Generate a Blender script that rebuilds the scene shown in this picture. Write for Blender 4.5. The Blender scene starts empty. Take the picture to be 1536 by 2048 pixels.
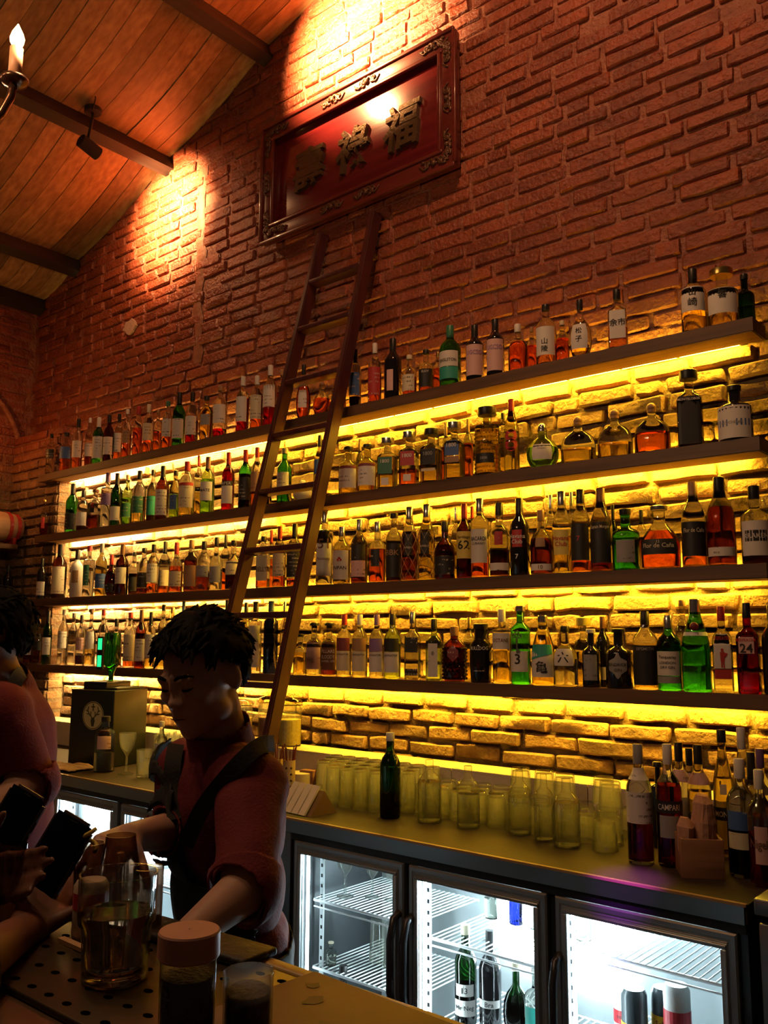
import bpy, bmesh, math, random
from mathutils import Vector, Matrix, noise
random.seed(7)
PI = math.pi
sc = bpy.context.scene
col = sc.collection

# ------------------------------------------------------------------ camera
F_PX = 1773.2
YAW, PITCH, ROLL = math.radians(40.29), math.radians(8.13), math.radians(0.26)
CAM = Vector((0.0, -3.18, 1.575))
FWD = Vector((-math.sin(YAW) * math.cos(PITCH), math.cos(YAW) * math.cos(PITCH), math.sin(PITCH)))
_r = Vector((math.cos(YAW), math.sin(YAW), 0)); _u = _r.cross(FWD)
RGT = _r * math.cos(ROLL) + _u * math.sin(ROLL)
UPV = -_r * math.sin(ROLL) + _u * math.cos(ROLL)
cam = bpy.data.cameras.new('camera'); cam.sensor_fit = 'HORIZONTAL'; cam.sensor_width = 36.0
cam.lens = F_PX / 1536 * 36.0; cam.clip_start = 0.05
camo = bpy.data.objects.new('camera', cam); col.objects.link(camo); sc.camera = camo
camo.matrix_world = Matrix(((RGT.x, UPV.x, -FWD.x, CAM.x), (RGT.y, UPV.y, -FWD.y, CAM.y), (RGT.z, UPV.z, -FWD.z, CAM.z), (0, 0, 0, 1)))

# ------------------------------------------------------------------ world, exposure, render quality
w = bpy.data.worlds.new('world'); sc.world = w; w.use_nodes = True
w.node_tree.nodes['Background'].inputs[0].default_value = (1.0, 0.55, 0.32, 1)
w.node_tree.nodes['Background'].inputs[1].default_value = 0.03
sc.view_settings.view_transform = 'Standard'; sc.view_settings.look = 'None'
sc.view_settings.exposure = 0.0; sc.view_settings.gamma = 1.0; sc.view_settings.use_curve_mapping = False
cy = sc.cycles
cy.use_denoising = True; cy.max_bounces = 16; cy.diffuse_bounces = 3; cy.glossy_bounces = 4
cy.transmission_bounces = 14; cy.transparent_max_bounces = 26; cy.volume_bounces = 0
cy.caustics_reflective = False; cy.caustics_refractive = False
cy.sample_clamp_indirect = 4.0; cy.blur_glossy = 0.5

def spot_lamp(name, loc, target, power, color, size_deg, blend=0.6, radius=0.02):
    l = bpy.data.lights.new(name, 'SPOT'); l.energy = power; l.color = color
    l.spot_size = math.radians(size_deg); l.spot_blend = blend; l.shadow_soft_size = radius
    o = bpy.data.objects.new(name, l); col.objects.link(o); o.location = loc
    o.rotation_euler = (Vector(target) - Vector(loc)).to_track_quat('-Z', 'Y').to_euler()
    return o
def point_lamp(name, loc, power, color, radius=0.03):
    l = bpy.data.lights.new(name, 'POINT'); l.energy = power; l.color = color; l.shadow_soft_size = radius
    o = bpy.data.objects.new(name, l); col.objects.link(o); o.location = loc
    return o
# track spots of the two gable wall pools, plus added fill and spill lamps
SPOT1, AIM1 = Vector((-3.13, -0.68, 4.84)), Vector((-2.95, 0, 4.74))
_d = (RGT * ((181 - 768) / F_PX) - UPV * ((296 - 1024) / F_PX) + FWD)
SPOT2, AIM2 = CAM + _d * 5.22, Vector((-4.50, 0, 4.27))
spot_lamp('spot_light', SPOT1 + (AIM1 - SPOT1).normalized() * .07, AIM1, 1500, (1.0, 0.50, 0.19), 92, 1.0)
FILL_SPOT, FILL_AIM = Vector((-1.25, -1.75, 5.45)), Vector((-1.5, 0, 3.7))  # unseen fill lamp, added to wash the right part of the wall
spot_lamp('spot_light', FILL_SPOT + (FILL_AIM - FILL_SPOT).normalized() * .07, FILL_AIM, 165, (1.0, 0.46, 0.20), 110, 1.0, 0.05)
spot_lamp('spot_light', SPOT2 + (AIM2 - SPOT2).normalized() * .07, AIM2 + Vector((0, 0, -.3)), 45, (1.0, 0.48, 0.20), 140, 1.0)  # added wide lamp in the same fixture for its spill
spot_lamp('spot_light', SPOT2 + (AIM2 - SPOT2).normalized() * .07, AIM2, 820, (1.0, 0.52, 0.20), 84, 1.0)
# magenta effect lamp over the bar and warm lamps of the room behind the camera
spot_lamp('effect_light', (-0.3, -2.6, 3.4), (-1.145, -0.775, 0.92), 1500, (0.55, 0.05, 1.0), 4.6, 1.0)
spot_lamp('effect_light', (-0.9, -3.4, 3.4), (-2.22, -2.21, 1.47), 14, (0.9, 0.08, 0.6), 4.5, 0.9)

# ------------------------------------------------------------------ helpers
def ray(px, py):
    return RGT * ((px - 768) / F_PX) - UPV * ((py - 1024) / F_PX) + FWD
def onY(px, py, Y):
    d = ray(px, py); return CAM + d * ((Y - CAM.y) / d.y)
def onZ(px, py, Z):
    d = ray(px, py); return CAM + d * ((Z - CAM.z) / d.z)
def V(px, py, dep):
    return CAM + ray(px, py) * dep
def proj(p):
    v = Vector(p) - CAM; z = v.dot(FWD)
    return 768 + F_PX * v.dot(RGT) / z, 1024 - F_PX * v.dot(UPV) / z, z

def obj(name, me, mat=None, parent=None):
    o = bpy.data.objects.new(name, me); col.objects.link(o)
    if mat is not None and not me.materials: me.materials.append(mat)
    if parent is not None: o.parent = parent
    return o
def tag(o, label=None, cat=None, group=None, kind=None):
    if label: o['label'] = label
    if cat: o['category'] = cat
    if group: o['group'] = group
    if kind: o['kind'] = kind
    return o
def thing(name, label, cat, loc=(0, 0, 0), rz=0.0, group=None):
    o = bpy.data.objects.new(name, None); col.objects.link(o); o.empty_display_size = 0.05
    o.location = loc; o.rotation_euler = (0, 0, rz)
    return tag(o, label, cat, group)
def copy_tree(o, parent=None):
    c = o.copy(); col.objects.link(c); c.parent = parent
    for ch in o.children: copy_tree(ch, c)
    return c

class MB:
    """collects vertices and faces, builds one mesh"""
    def __init__(s): s.v = []; s.f = []
    def box(s, c, d, rot=None):
        n = len(s.v); hx, hy, hz = d[0] / 2, d[1] / 2, d[2] / 2
        for z in (-hz, hz):
            for x, y in ((-hx, -hy), (hx, -hy), (hx, hy), (-hx, hy)):
                p = Vector((x, y, z))
                if rot is not None: p = rot @ p
                s.v.append(p + Vector(c))
        s.f += [(n, n + 3, n + 2, n + 1), (n + 4, n + 5, n + 6, n + 7), (n, n + 1, n + 5, n + 4), (n + 1, n + 2, n + 6, n + 5), (n + 2, n + 3, n + 7, n + 6), (n + 3, n, n + 4, n + 7)]
        return s
    def bx(s, x0, x1, y0, y1, z0, z1):
        return s.box(((x0 + x1) / 2, (y0 + y1) / 2, (z0 + z1) / 2), (x1 - x0, y1 - y0, z1 - z0))
    def lathe(s, prof, n=20, c=(0, 0, 0), fn=None, cap0=True, cap1=True, sy=1.0):
        base = len(s.v); c = Vector(c)
        for r, z in prof:
            for i in range(n):
                a = 2 * PI * i / n
                k = fn(a, z) if fn else 1.0
                s.v.append(c + Vector((math.cos(a) * r * k, math.sin(a) * r * k * sy, z)))
        for j in range(len(prof) - 1):
            for i in range(n):
                a = base + j * n + i; b = base + j * n + (i + 1) % n
                s.f.append((a, b, b + n, a + n))
        if cap0: s.f.append(tuple(base + i for i in reversed(range(n))))
        if cap1: s.f.append(tuple(base + (len(prof) - 1) * n + i for i in range(n)))
        return s
    def tube(s, pts, r, n=8, caps=True):
        pts = [Vector(p) for p in pts]; base = len(s.v); m = len(pts)
        rr = r if isinstance(r, (list, tuple)) else [r] * m
        t0 = (pts[1] - pts[0]).normalized()
        ref = Vector((0, 0, 1)) if abs(t0.z) < .9 else Vector((1, 0, 0))
        nn = t0.cross(ref).normalized()
        for j in range(m):
            t = (pts[min(j + 1, m - 1)] - pts[max(j - 1, 0)]).normalized()
            nn = (nn - t * nn.dot(t)).normalized(); bb = t.cross(nn)
            for i in range(n):
                a = 2 * PI * i / n
                s.v.append(pts[j] + (nn * math.cos(a) + bb * math.sin(a)) * rr[j])
        for j in range(m - 1):
            for i in range(n):
                a = base + j * n + i; b = base + j * n + (i + 1) % n
                s.f.append((a, b, b + n, a + n))
        if caps:
            s.f.append(tuple(base + i for i in reversed(range(n)))); s.f.append(tuple(base + (m - 1) * n + i for i in range(n)))
        return s
    def sphere(s, c, r, nu=12, nv=8, rot=None):
        if not isinstance(r, (tuple, list)): r = (r, r, r)
        base = len(s.v); c = Vector(c)
        def P(x, y, z):
            p = Vector((x * r[0], y * r[1], z * r[2]))
            if rot is not None: p = rot @ p
            return c + p
        s.v.append(P(0, 0, -1))
        for j in range(1, nv):
            t = -PI / 2 + PI * j / nv
            for i in range(nu):
                a = 2 * PI * i / nu
                s.v.append(P(math.cos(t) * math.cos(a), math.cos(t) * math.sin(a), math.sin(t)))
        s.v.append(P(0, 0, 1)); top = len(s.v) - 1
        for i in range(nu):
            s.f.append((base, base + 1 + (i + 1) % nu, base + 1 + i))
            s.f.append((top, base + 1 + (nv - 2) * nu + i, base + 1 + (nv - 2) * nu + (i + 1) % nu))
        for j in range(nv - 2):
            for i in range(nu):
                a = base + 1 + j * nu + i; b = base + 1 + j * nu + (i + 1) % nu
                s.f.append((a, b, b + nu, a + nu))
        return s
    def quad(s, *p):
        n = len(s.v); s.v += [Vector(q) for q in p]; s.f.append(tuple(range(n, n + len(p)))); return s
    def prism(s, poly, axis, a0, a1):
        """extrude a 2D polygon along axis 'x','y' or 'z'"""
        n = len(s.v); k = len(poly)
        for a in (a0, a1):
            for (p, q) in poly:
                s.v.append(Vector({'x': (a, p, q), 'y': (p, a, q), 'z': (p, q, a)}[axis]))
        s.f.append(tuple(range(n, n + k))); s.f.append(tuple(reversed(range(n + k, n + 2 * k))))
        for i in range(k):
            j = (i + 1) % k; s.f.append((n + j, n + i, n + k + i, n + k + j))
        return s
    def mesh(s, name='mesh', smooth=False, fix=True):
        me = bpy.data.meshes.new(name); me.from_pydata([tuple(v) for v in s.v], [], s.f); me.update()
        if fix:
            bm = bmesh.new(); bm.from_mesh(me); bmesh.ops.recalc_face_normals(bm, faces=bm.faces); bm.to_mesh(me); bm.free()
        if smooth: me.polygons.foreach_set('use_smooth', [True] * len(me.polygons))
        return me
    def build(s, name, mat, parent=None, smooth=False, fix=True):
        return obj(name, s.mesh(name, smooth, fix), mat, parent)
def autosmooth(me, ang=0.6):
    me.polygons.foreach_set('use_smooth', [True] * len(me.polygons))
    bm = bmesh.new(); bm.from_mesh(me)
    for e in bm.edges:
        if len(e.link_faces) == 2 and e.calc_face_angle(0) > ang: e.smooth = False
    bm.to_mesh(me); bm.free(); return me
def rbox(name, mat, parent, x0, x1, y0, y1, z0, z1, bev=0.004, seg=2):
    me = MB().bx(x0, x1, y0, y1, z0, z1).mesh(name)
    bm = bmesh.new(); bm.from_mesh(me)
    bmesh.ops.bevel(bm, geom=list(bm.edges), offset=bev, segments=seg, affect='EDGES', profile=0.5)
    bm.to_mesh(me); bm.free()
    return obj(name, autosmooth(me, 0.9), mat, parent)

# ------------------------------------------------------------------ materials
MATS = {}
def nodes_of(name):
    m = bpy.data.materials.new(name); m.use_nodes = True
    nt = m.node_tree; return m, nt, nt.nodes, nt.links
def mat(name, color, rough=0.5, metal=0.0, bump=0.0, bscale=40.0, var=0.0, emit=None, estr=0.0, coat=0.0, spec=0.5, trans=0.0, ior=1.45, sss=0.0, alpha=1.0):
    if name in MATS: return MATS[name]
    m, nt, N, L = nodes_of(name); b = N['Principled BSDF']
    b.inputs['Base Color'].default_value = (*color, 1); b.inputs['Roughness'].default_value = rough
    b.inputs['Metallic'].default_value = metal; b.inputs['Specular IOR Level'].default_value = spec
    b.inputs['Coat Weight'].default_value = coat; b.inputs['Coat Roughness'].default_value = 0.12
    b.inputs['Transmission Weight'].default_value = trans; b.inputs['IOR'].default_value = ior
    b.inputs['Subsurface Weight'].default_value = sss; b.inputs['Subsurface Scale'].default_value = 0.01
    if emit: b.inputs['Emission Color'].default_value = (*emit, 1); b.inputs['Emission Strength'].default_value = estr
    if bump or var:
        tc = N.new('ShaderNodeTexCoord'); nz = N.new('ShaderNodeTexNoise')
        nz.inputs['Scale'].default_value = bscale; nz.inputs['Detail'].default_value = 4
        L.new(tc.outputs['Object'], nz.inputs['Vector'])
        if bump:
            bp = N.new('ShaderNodeBump'); bp.inputs['Strength'].default_value = bump; bp.inputs['Distance'].default_value = 0.01
            L.new(nz.outputs['Fac'], bp.inputs['Height']); L.new(bp.outputs['Normal'], b.inputs['Normal'])
        if var:
            mx = N.new('ShaderNodeMix'); mx.data_type = 'RGBA'
            mx.inputs['A'].default_value = (*[c * (1 - var) for c in color], 1); mx.inputs['B'].default_value = (*[min(1, c * (1 + var)) for c in color], 1)
            L.new(nz.outputs['Fac'], mx.inputs['Factor']); L.new(mx.outputs['Result'], b.inputs['Base Color'])
    MATS[name] = m; return m
def emis(name, color, strength):
    if name in MATS: return MATS[name]
    m, nt, N, L = nodes_of(name)
    for n in list(N): N.remove(n)
    e = N.new('ShaderNodeEmission'); e.inputs[0].default_value = (*color, 1); e.inputs[1].default_value = strength
    o = N.new('ShaderNodeOutputMaterial'); L.new(e.outputs[0], o.inputs[0]); MATS[name] = m; return m
def glass(name, tint, edge=2.2, rough=0.03, ior=1.5, glow_mix=0.0):
    """thin-walled glass: clear where it faces you, tinted more towards the rim, fresnel reflection"""
    if name in MATS: return MATS[name]
    m, nt, N, L = nodes_of(name)
    for n in list(N): N.remove(n)
    o = N.new('ShaderNodeOutputMaterial'); mx = N.new('ShaderNodeMixShader')
    tr = N.new('ShaderNodeBsdfTransparent'); gl = N.new('ShaderNodeBsdfGlossy'); gl.inputs['Roughness'].default_value = rough
    lw = N.new('ShaderNodeLayerWeight'); lw.inputs[0].default_value = 0.5
    p5 = N.new('ShaderNodeMath'); p5.operation = 'POWER'; p5.inputs[1].default_value = 5.0; L.new(lw.outputs['Facing'], p5.inputs[0])
    f0 = ((ior - 1) / (ior + 1)) ** 2
    sk = N.new('ShaderNodeMath'); sk.operation = 'MULTIPLY_ADD'; sk.inputs[1].default_value = 1 - f0; sk.inputs[2].default_value = f0; L.new(p5.outputs[0], sk.inputs[0])
    p3 = N.new('ShaderNodeMath'); p3.operation = 'POWER'; p3.inputs[1].default_value = 2.2; L.new(lw.outputs['Facing'], p3.inputs[0])
    cm = N.new('ShaderNodeMix'); cm.data_type = 'RGBA'
    cm.inputs['A'].default_value = (*tint, 1); cm.inputs['B'].default_value = (*[c ** edge * 0.34 for c in tint], 1)
    L.new(p3.outputs[0], cm.inputs['Factor']); L.new(cm.outputs['Result'], tr.inputs[0])
    base = tr
    if glow_mix:                                  # translucent share put in to imitate the glow of focused light
        tl = N.new('ShaderNodeBsdfTranslucent'); tl.inputs[0].default_value = (.9, .9, .86, 1); mf = N.new('ShaderNodeMixShader'); mf.inputs[0].default_value = glow_mix
        L.new(tr.outputs[0], mf.inputs[1]); L.new(tl.outputs[0], mf.inputs[2]); base = mf
    L.new(sk.outputs[0], mx.inputs[0]); L.new(base.outputs[0], mx.inputs[1]); L.new(gl.outputs[0], mx.inputs[2])
    L.new(mx.outputs[0], o.inputs[0]); MATS[name] = m; return m
def bottle_glass(name, tint):
    """hollow bottle: weak lensing, tinted, with a fresnel sheen"""
    if name in MATS: return MATS[name]
    m, nt, N, L = nodes_of(name)
    for n in list(N): N.remove(n)
    o = N.new('ShaderNodeOutputMaterial'); mx = N.new('ShaderNodeMixShader')
    rf = N.new('ShaderNodeBsdfRefraction'); rf.inputs['IOR'].default_value = 1.14; rf.inputs['Roughness'].default_value = 0.0
    gl = N.new('ShaderNodeBsdfGlossy'); gl.inputs['Roughness'].default_value = 0.04
    lw = N.new('ShaderNodeLayerWeight'); lw.inputs[0].default_value = 0.5
    p5 = N.new('ShaderNodeMath'); p5.operation = 'POWER'; p5.inputs[1].default_value = 5.0; L.new(lw.outputs['Facing'], p5.inputs[0])
    sk = N.new('ShaderNodeMath'); sk.operation = 'MULTIPLY_ADD'; sk.inputs[1].default_value = .6; sk.inputs[2].default_value = .05; L.new(p5.outputs[0], sk.inputs[0])
    p3 = N.new('ShaderNodeMath'); p3.operation = 'POWER'; p3.inputs[1].default_value = 2.0; L.new(lw.outputs['Facing'], p3.inputs[0])
    cm = N.new('ShaderNodeMix'); cm.data_type = 'RGBA'
    cm.inputs['A'].default_value = (*tint, 1); cm.inputs['B'].default_value = (*[c ** 2 * 0.5 for c in tint], 1)
    L.new(p3.outputs[0], cm.inputs['Factor']); L.new(cm.outputs['Result'], rf.inputs['Color'])
    L.new(sk.outputs[0], mx.inputs[0]); L.new(rf.outputs[0], mx.inputs[1]); L.new(gl.outputs[0], mx.inputs[2])
    L.new(mx.outputs[0], o.inputs[0]); MATS[name] = m; return m
def liquid(name, color, ior=1.33):
    if name in MATS: return MATS[name]
    m, nt, N, L = nodes_of(name)
    for n in list(N): N.remove(n)
    o = N.new('ShaderNodeOutputMaterial'); g = N.new('ShaderNodeBsdfGlass')
    g.inputs['Color'].default_value = (*color, 1); g.inputs['Roughness'].default_value = 0.0; g.inputs['IOR'].default_value = ior
    L.new(g.outputs[0], o.inputs[0]); MATS[name] = m; return m
def wood(name, c0, c1, rough=0.5, axis='X', scale=6.0, coat=0.0, rnd=0.0):
    if name in MATS: return MATS[name]
    m, nt, N, L = nodes_of(name); b = N['Principled BSDF']
    tc = N.new('ShaderNodeTexCoord'); mp = N.new('ShaderNodeMapping')
    st = {'X': (0.6, 12, 12), 'Y': (12, 0.6, 12), 'Z': (12, 12, 0.6)}[axis]
    mp.inputs['Scale'].default_value = st
    oi = N.new('ShaderNodeObjectInfo'); ad = N.new('ShaderNodeVectorMath'); ad.operation = 'ADD'
    ml = N.new('ShaderNodeMath'); ml.operation = 'MULTIPLY'; ml.inputs[1].default_value = 40.0
    L.new(oi.outputs['Random'], ml.inputs[0]); L.new(tc.outputs['Object'], ad.inputs[0]); L.new(ml.outputs[0], ad.inputs[1])
    L.new(ad.outputs[0], mp.inputs['Vector'])
    nz = N.new('ShaderNodeTexNoise'); nz.inputs['Scale'].default_value = scale; nz.inputs['Detail'].default_value = 6
    L.new(mp.outputs[0], nz.inputs['Vector'])
    cr = N.new('ShaderNodeValToRGB'); cr.color_ramp.elements[0].position = 0.3; cr.color_ramp.elements[1].position = 0.72
    cr.color_ramp.elements[0].color = (*c0, 1); cr.color_ramp.elements[1].color = (*c1, 1)
    L.new(nz.outputs['Fac'], cr.inputs[0])
    if rnd:
        hv = N.new('ShaderNodeHueSaturation'); mr = N.new('ShaderNodeMapRange')
        mr.inputs['To Min'].default_value = 1 - rnd; mr.inputs['To Max'].default_value = 1 + rnd
        L.new(oi.outputs['Random'], mr.inputs['Value']); L.new(mr.outputs[0], hv.inputs['Value']); L.new(cr.outputs[0], hv.inputs['Color'])
        L.new(hv.outputs[0], b.inputs['Base Color'])
    else: L.new(cr.outputs[0], b.inputs['Base Color'])
    bp = N.new('ShaderNodeBump'); bp.inputs['Strength'].default_value = 0.15; bp.inputs['Distance'].default_value = 0.004
    L.new(nz.outputs['Fac'], bp.inputs['Height']); L.new(bp.outputs[0], b.inputs['Normal'])
    b.inputs['Roughness'].default_value = rough; b.inputs['Coat Weight'].default_value = coat
    MATS[name] = m; return m
def brick_mat(name, low0, low1, up0, up1, mortar=False):
    """raw brick on the lower wall, red lacquered brick above the top shelf"""
    m, nt, N, L = nodes_of(name); b = N['Principled BSDF']
    geo = N.new('ShaderNodeNewGeometry'); sep = N.new('ShaderNodeSeparateXYZ'); L.new(geo.outputs['Position'], sep.inputs[0])
    mr = N.new('ShaderNodeMapRange'); mr.inputs['From Min'].default_value = 2.55; mr.inputs['From Max'].default_value = 2.95
    L.new(sep.outputs['Z'], mr.inputs['Value'])
    nz = N.new('ShaderNodeTexNoise'); nz.inputs['Scale'].default_value = 9; nz.inputs['Detail'].default_value = 8; nz.inputs['Roughness'].default_value = 0.7
    L.new(geo.outputs['Position'], nz.inputs['Vector'])
    oi = N.new('ShaderNodeObjectInfo'); sm = N.new('ShaderNodeMath'); sm.operation = 'ADD'
    L.new(oi.outputs['Random'], sm.inputs[0]); L.new(geo.outputs['Random Per Island'], sm.inputs[1])
    fr = N.new('ShaderNodeMath'); fr.operation = 'FRACT'; L.new(sm.outputs[0], fr.inputs[0])
    mxf = N.new('ShaderNodeMath'); mxf.operation = 'MULTIPLY_ADD'; mxf.inputs[1].default_value = 0.0 if mortar else 0.5
    h2 = N.new('ShaderNodeMath'); h2.operation = 'MULTIPLY_ADD'; h2.inputs[1].default_value = 1.6; h2.inputs[2].default_value = -0.55
    L.new(nz.outputs['Fac'], h2.inputs[0]); L.new(fr.outputs[0], mxf.inputs[0]); L.new(h2.outputs[0], mxf.inputs[2]); mxf.use_clamp = True
    def mix2(a, c):
        x = N.new('ShaderNodeMix'); x.data_type = 'RGBA'; x.inputs['A'].default_value = (*a, 1); x.inputs['B'].default_value = (*c, 1)
        L.new(mxf.outputs[0], x.inputs['Factor']); return x
    lo, up = mix2(low0, low1), mix2(up0, up1)
    x = N.new('ShaderNodeMix'); x.data_type = 'RGBA'; L.new(mr.outputs[0], x.inputs['Factor'])
    L.new(lo.outputs['Result'], x.inputs['A']); L.new(up.outputs['Result'], x.inputs['B']); L.new(x.outputs['Result'], b.inputs['Base Color'])
    n2 = N.new('ShaderNodeTexNoise'); n2.inputs['Scale'].default_value = 55; n2.inputs['Detail'].default_value = 6; L.new(geo.outputs['Position'], n2.inputs['Vector'])
    n3 = N.new('ShaderNodeMath'); n3.operation = 'ADD'; L.new(n2.outputs['Fac'], n3.inputs[0]); L.new(nz.outputs['Fac'], n3.inputs[1])
    bp = N.new('ShaderNodeBump'); bp.inputs['Strength'].default_value = 0.9; bp.inputs['Distance'].default_value = 0.014
    L.new(n3.outputs[0], bp.inputs['Height']); L.new(bp.outputs[0], b.inputs['Normal'])
    rg = N.new('ShaderNodeMapRange'); rg.inputs['To Min'].default_value = 0.9; rg.inputs['To Max'].default_value = 0.30
    L.new(mr.outputs[0], rg.inputs['Value']); L.new(rg.outputs[0], b.inputs['Roughness'])
    MATS[name] = m; return m

M_BRICK = brick_mat('brick', (0.10, 0.055, 0.03), (0.38, 0.215, 0.105), (0.12, 0.026, 0.013), (0.36, 0.082, 0.034))
M_MORTAR = brick_mat('mortar', (0.13, 0.09, 0.055), (0.33, 0.23, 0.13), (0.20, 0.055, 0.03), (0.46, 0.18, 0.10), True)
M_PLANK = wood('ceiling_plank', (0.21, 0.13, 0.055), (0.41, 0.29, 0.13), 0.45, 'X', 3.0, rnd=0.45)
M_BEAM = wood('dark_beam', (0.012, 0.009, 0.007), (0.028, 0.019, 0.014), 0.6, 'Y', 3.0)
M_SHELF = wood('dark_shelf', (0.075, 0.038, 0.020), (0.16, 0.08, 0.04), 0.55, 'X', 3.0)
M_LADDER = wood('ladder_wood', (0.042, 0.010, 0.011), (0.078, 0.018, 0.018), 0.42, 'Z', 3.0)
M_STEEL = mat('brushed_steel', (0.36, 0.38, 0.38), 0.30, 1.0, bump=0.04, bscale=8)
M_DSTEEL = mat('dark_steel', (0.10, 0.105, 0.11), 0.38, 1.0)
M_ALU = mat('door_aluminium', (0.46, 0.48, 0.49), 0.35, 0.9)
M_BLACK = mat('black_plastic', (0.012, 0.012, 0.013), 0.35)
M_BLACKM = mat('black_matte', (0.012, 0.011, 0.011), 0.8)
M_COUNTER = mat('counter_top', (0.034, 0.025, 0.018), 0.6, spec=0.2, bump=0.05, bscale=60, var=0.25)
M_LED = emis('led_amber', (1.0, 0.60, 0.030), 200)
M_LEDW = emis('led_warm', (1.0, 0.66, 0.22), 290)
M_LEDB = emis('led_mid', (1.0, 0.62, 0.10), 240)
M_CLEAR = glass('clear_glass', (0.95, 0.96, 0.93))

# ------------------------------------------------------------------ text
TXT = {}
def text_mesh(s, bold=0.0):
    key = (s, bold)
    if key in TXT: return TXT[key]
    cu = bpy.data.curves.new('txt', 'FONT'); cu.body = s; cu.align_x = 'CENTER'; cu.align_y = 'CENTER'; cu.size = 1.0
    cu.resolution_u = 2; cu.offset = bold
    o = bpy.data.objects.new('txt', cu); col.objects.link(o)
    dg = bpy.context.evaluated_depsgraph_get(); me = bpy.data.meshes.new_from_object(o.evaluated_get(dg))
    vs = [v.co.copy() for v in me.vertices]; fs = [tuple(p.vertices) for p in me.polygons]
    bpy.data.objects.remove(o); bpy.data.curves.remove(cu); bpy.data.meshes.remove(me)
    if vs:
        x0, x1 = min(v.x for v in vs), max(v.x for v in vs); y0, y1 = min(v.y for v in vs), max(v.y for v in vs)
        vs = [Vector((v.x - (x0 + x1) / 2, v.y - (y0 + y1) / 2, 0)) for v in vs]
        dim = (x1 - x0, y1 - y0)
    else: dim = (1, 1)
    TXT[key] = (vs, fs, dim); return TXT[key]
def flat_text(name, s, mat_, parent, origin, xdir, ydir, height, maxw=None, bold=0.0, sx=1.0):
    vs, fs, dim = text_mesh(s, bold)
    k = height / dim[1]
    kx = k * sx
    if maxw and dim[0] * kx > maxw: kx = maxw / dim[0]
    b = MB(); o = Vector(origin); xd = Vector(xdir); yd = Vector(ydir)
    b.v = [o + xd * (v.x * kx) + yd * (v.y * k) for v in vs]; b.f = list(fs)
    return b.build(name, mat_, parent, fix=False)
PRINT = {}
def ink(c):
    return mat('ink_%02d%02d%02d' % tuple(int(x * 99) for x in c), c, 0.6)

# ================================================================== STRUCTURE
CS, CX0, CZ0 = 0.385, -4.5, 4.70          # slope of the roof along x
def ceil_z(x): return CZ0 + CS * (x - CX0)
XL, XR = -6.12, 0.9

# ---- back wall: mortar core plus bricks
COURSE = 0.068
core = MB()
poly = [(XL - 0.2, -0.02), (XR, -0.02), (XR, ceil_z(XR)), (XL - 0.2, ceil_z(XL - 0.2))]
core.prism(poly, 'y', 0.022, 0.25)
wall_back = tag(core.build('wall_back', M_MORTAR), kind='structure', label='gable wall of red brick behind the bottle shelves')

b = MB(); b.prism([(XL - .1, 2.70), (XR, 2.70), (XR, ceil_z(XR) - .05), (XL - .1, ceil_z(XL) - .05)], 'y', 0.0125, 0.03); b.build('mortar_bed', M_MORTAR, wall_back)
def brick_mesh(b, L, H, out, rough, seed, ox=0, oz=0, flip=None, D=0.045):
    """one weathered brick, front towards -y; flip maps (x,y,z) for other walls"""
    rnd = random.Random(seed); nx, nz = 6, 4; base = len(b.v)
    ph = Vector((rnd.random() * 50, rnd.random() * 50, rnd.random() * 50))
    for j in range(nz):
        for i in range(nx):
            u, v = (0, .035, .33, .67, .965, 1)[i], (0, .13, .87, 1)[j]
            edge = (i in (0, nx - 1)) + (j in (0, nz - 1))
            x = (u - .5) * L; z = (v - .5) * H
            n = noise.noise_vector(Vector((x * 22, z * 30, 0)) + ph)
            y = -out + n.y * rough * 0.6
            if edge: y += 0.007 + rough * 0.5 * abs(n.x) + (0.005 if edge == 2 else 0)
            x += n.x * rough * (0.55 if i not in (0, nx - 1) else 0.8); z += n.z * rough * 0.5
            if edge == 2: x *= 0.985; z *= 0.93
            b.v.append(Vector((ox + x, y, oz + z)))
    for j in range(nz - 1):
        for i in range(nx - 1):
            a = base + j * nx + i; b.f.append((a, a + 1, a + nx + 1, a + nx))
    rim = [j * nx * 0 + i for i in range(nx)] + [j * nx + nx - 1 for j in range(1, nz)] + [(nz - 1) * nx + i for i in range(nx - 2, -1, -1)] + [j * nx for j in range(nz - 2, 0, -1)]
    nb = len(b.v)
    for r in rim:
        p = b.v[base + r]; b.v.append(Vector((p.x, D, p.z)))
    k = len(rim)
    for i in range(k):
        j = (i + 1) % k; b.f.append((base + rim[j], base + rim[i], nb + i, nb + j))
    if flip:
        for i in range(base, len(b.v)): b.v[i] = flip(b.v[i])
rb = random.Random(11)
bricks = []
zc = 0.93 + COURSE / 2; row = 0
while zc < 6.6:
    x = XL + (0.0 if row % 2 else 0.122) + rb.uniform(-.02, .02) - 0.2
    while x < XR:
        L = (0.240 + rb.uniform(-.014, .014)) * (0.5 if rb.random() < 0.10 else 1)
        cx = x + L / 2; x += L + 0.002
        if zc + .05 > ceil_z(cx) or cx < XL: continue
        low = zc < 2.66
        if rb.random() < (0.012 if low else 0.004): continue
        out = rb.uniform(0.0, 0.019) if low else rb.uniform(-0.006, 0.004)
        if not low and abs(cx - (-4.18)) < 0.07 and 3.2 < zc < 4.55: continue   # plastered seam
        bricks.append((cx, zc + rb.uniform(-.004, .004), L - rb.uniform(.010, .022), COURSE - (rb.uniform(.012, .021) if low else rb.uniform(.006, .010)), out, 0.017 if low else 0.0080))
    zc += COURSE; row += 1
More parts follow.
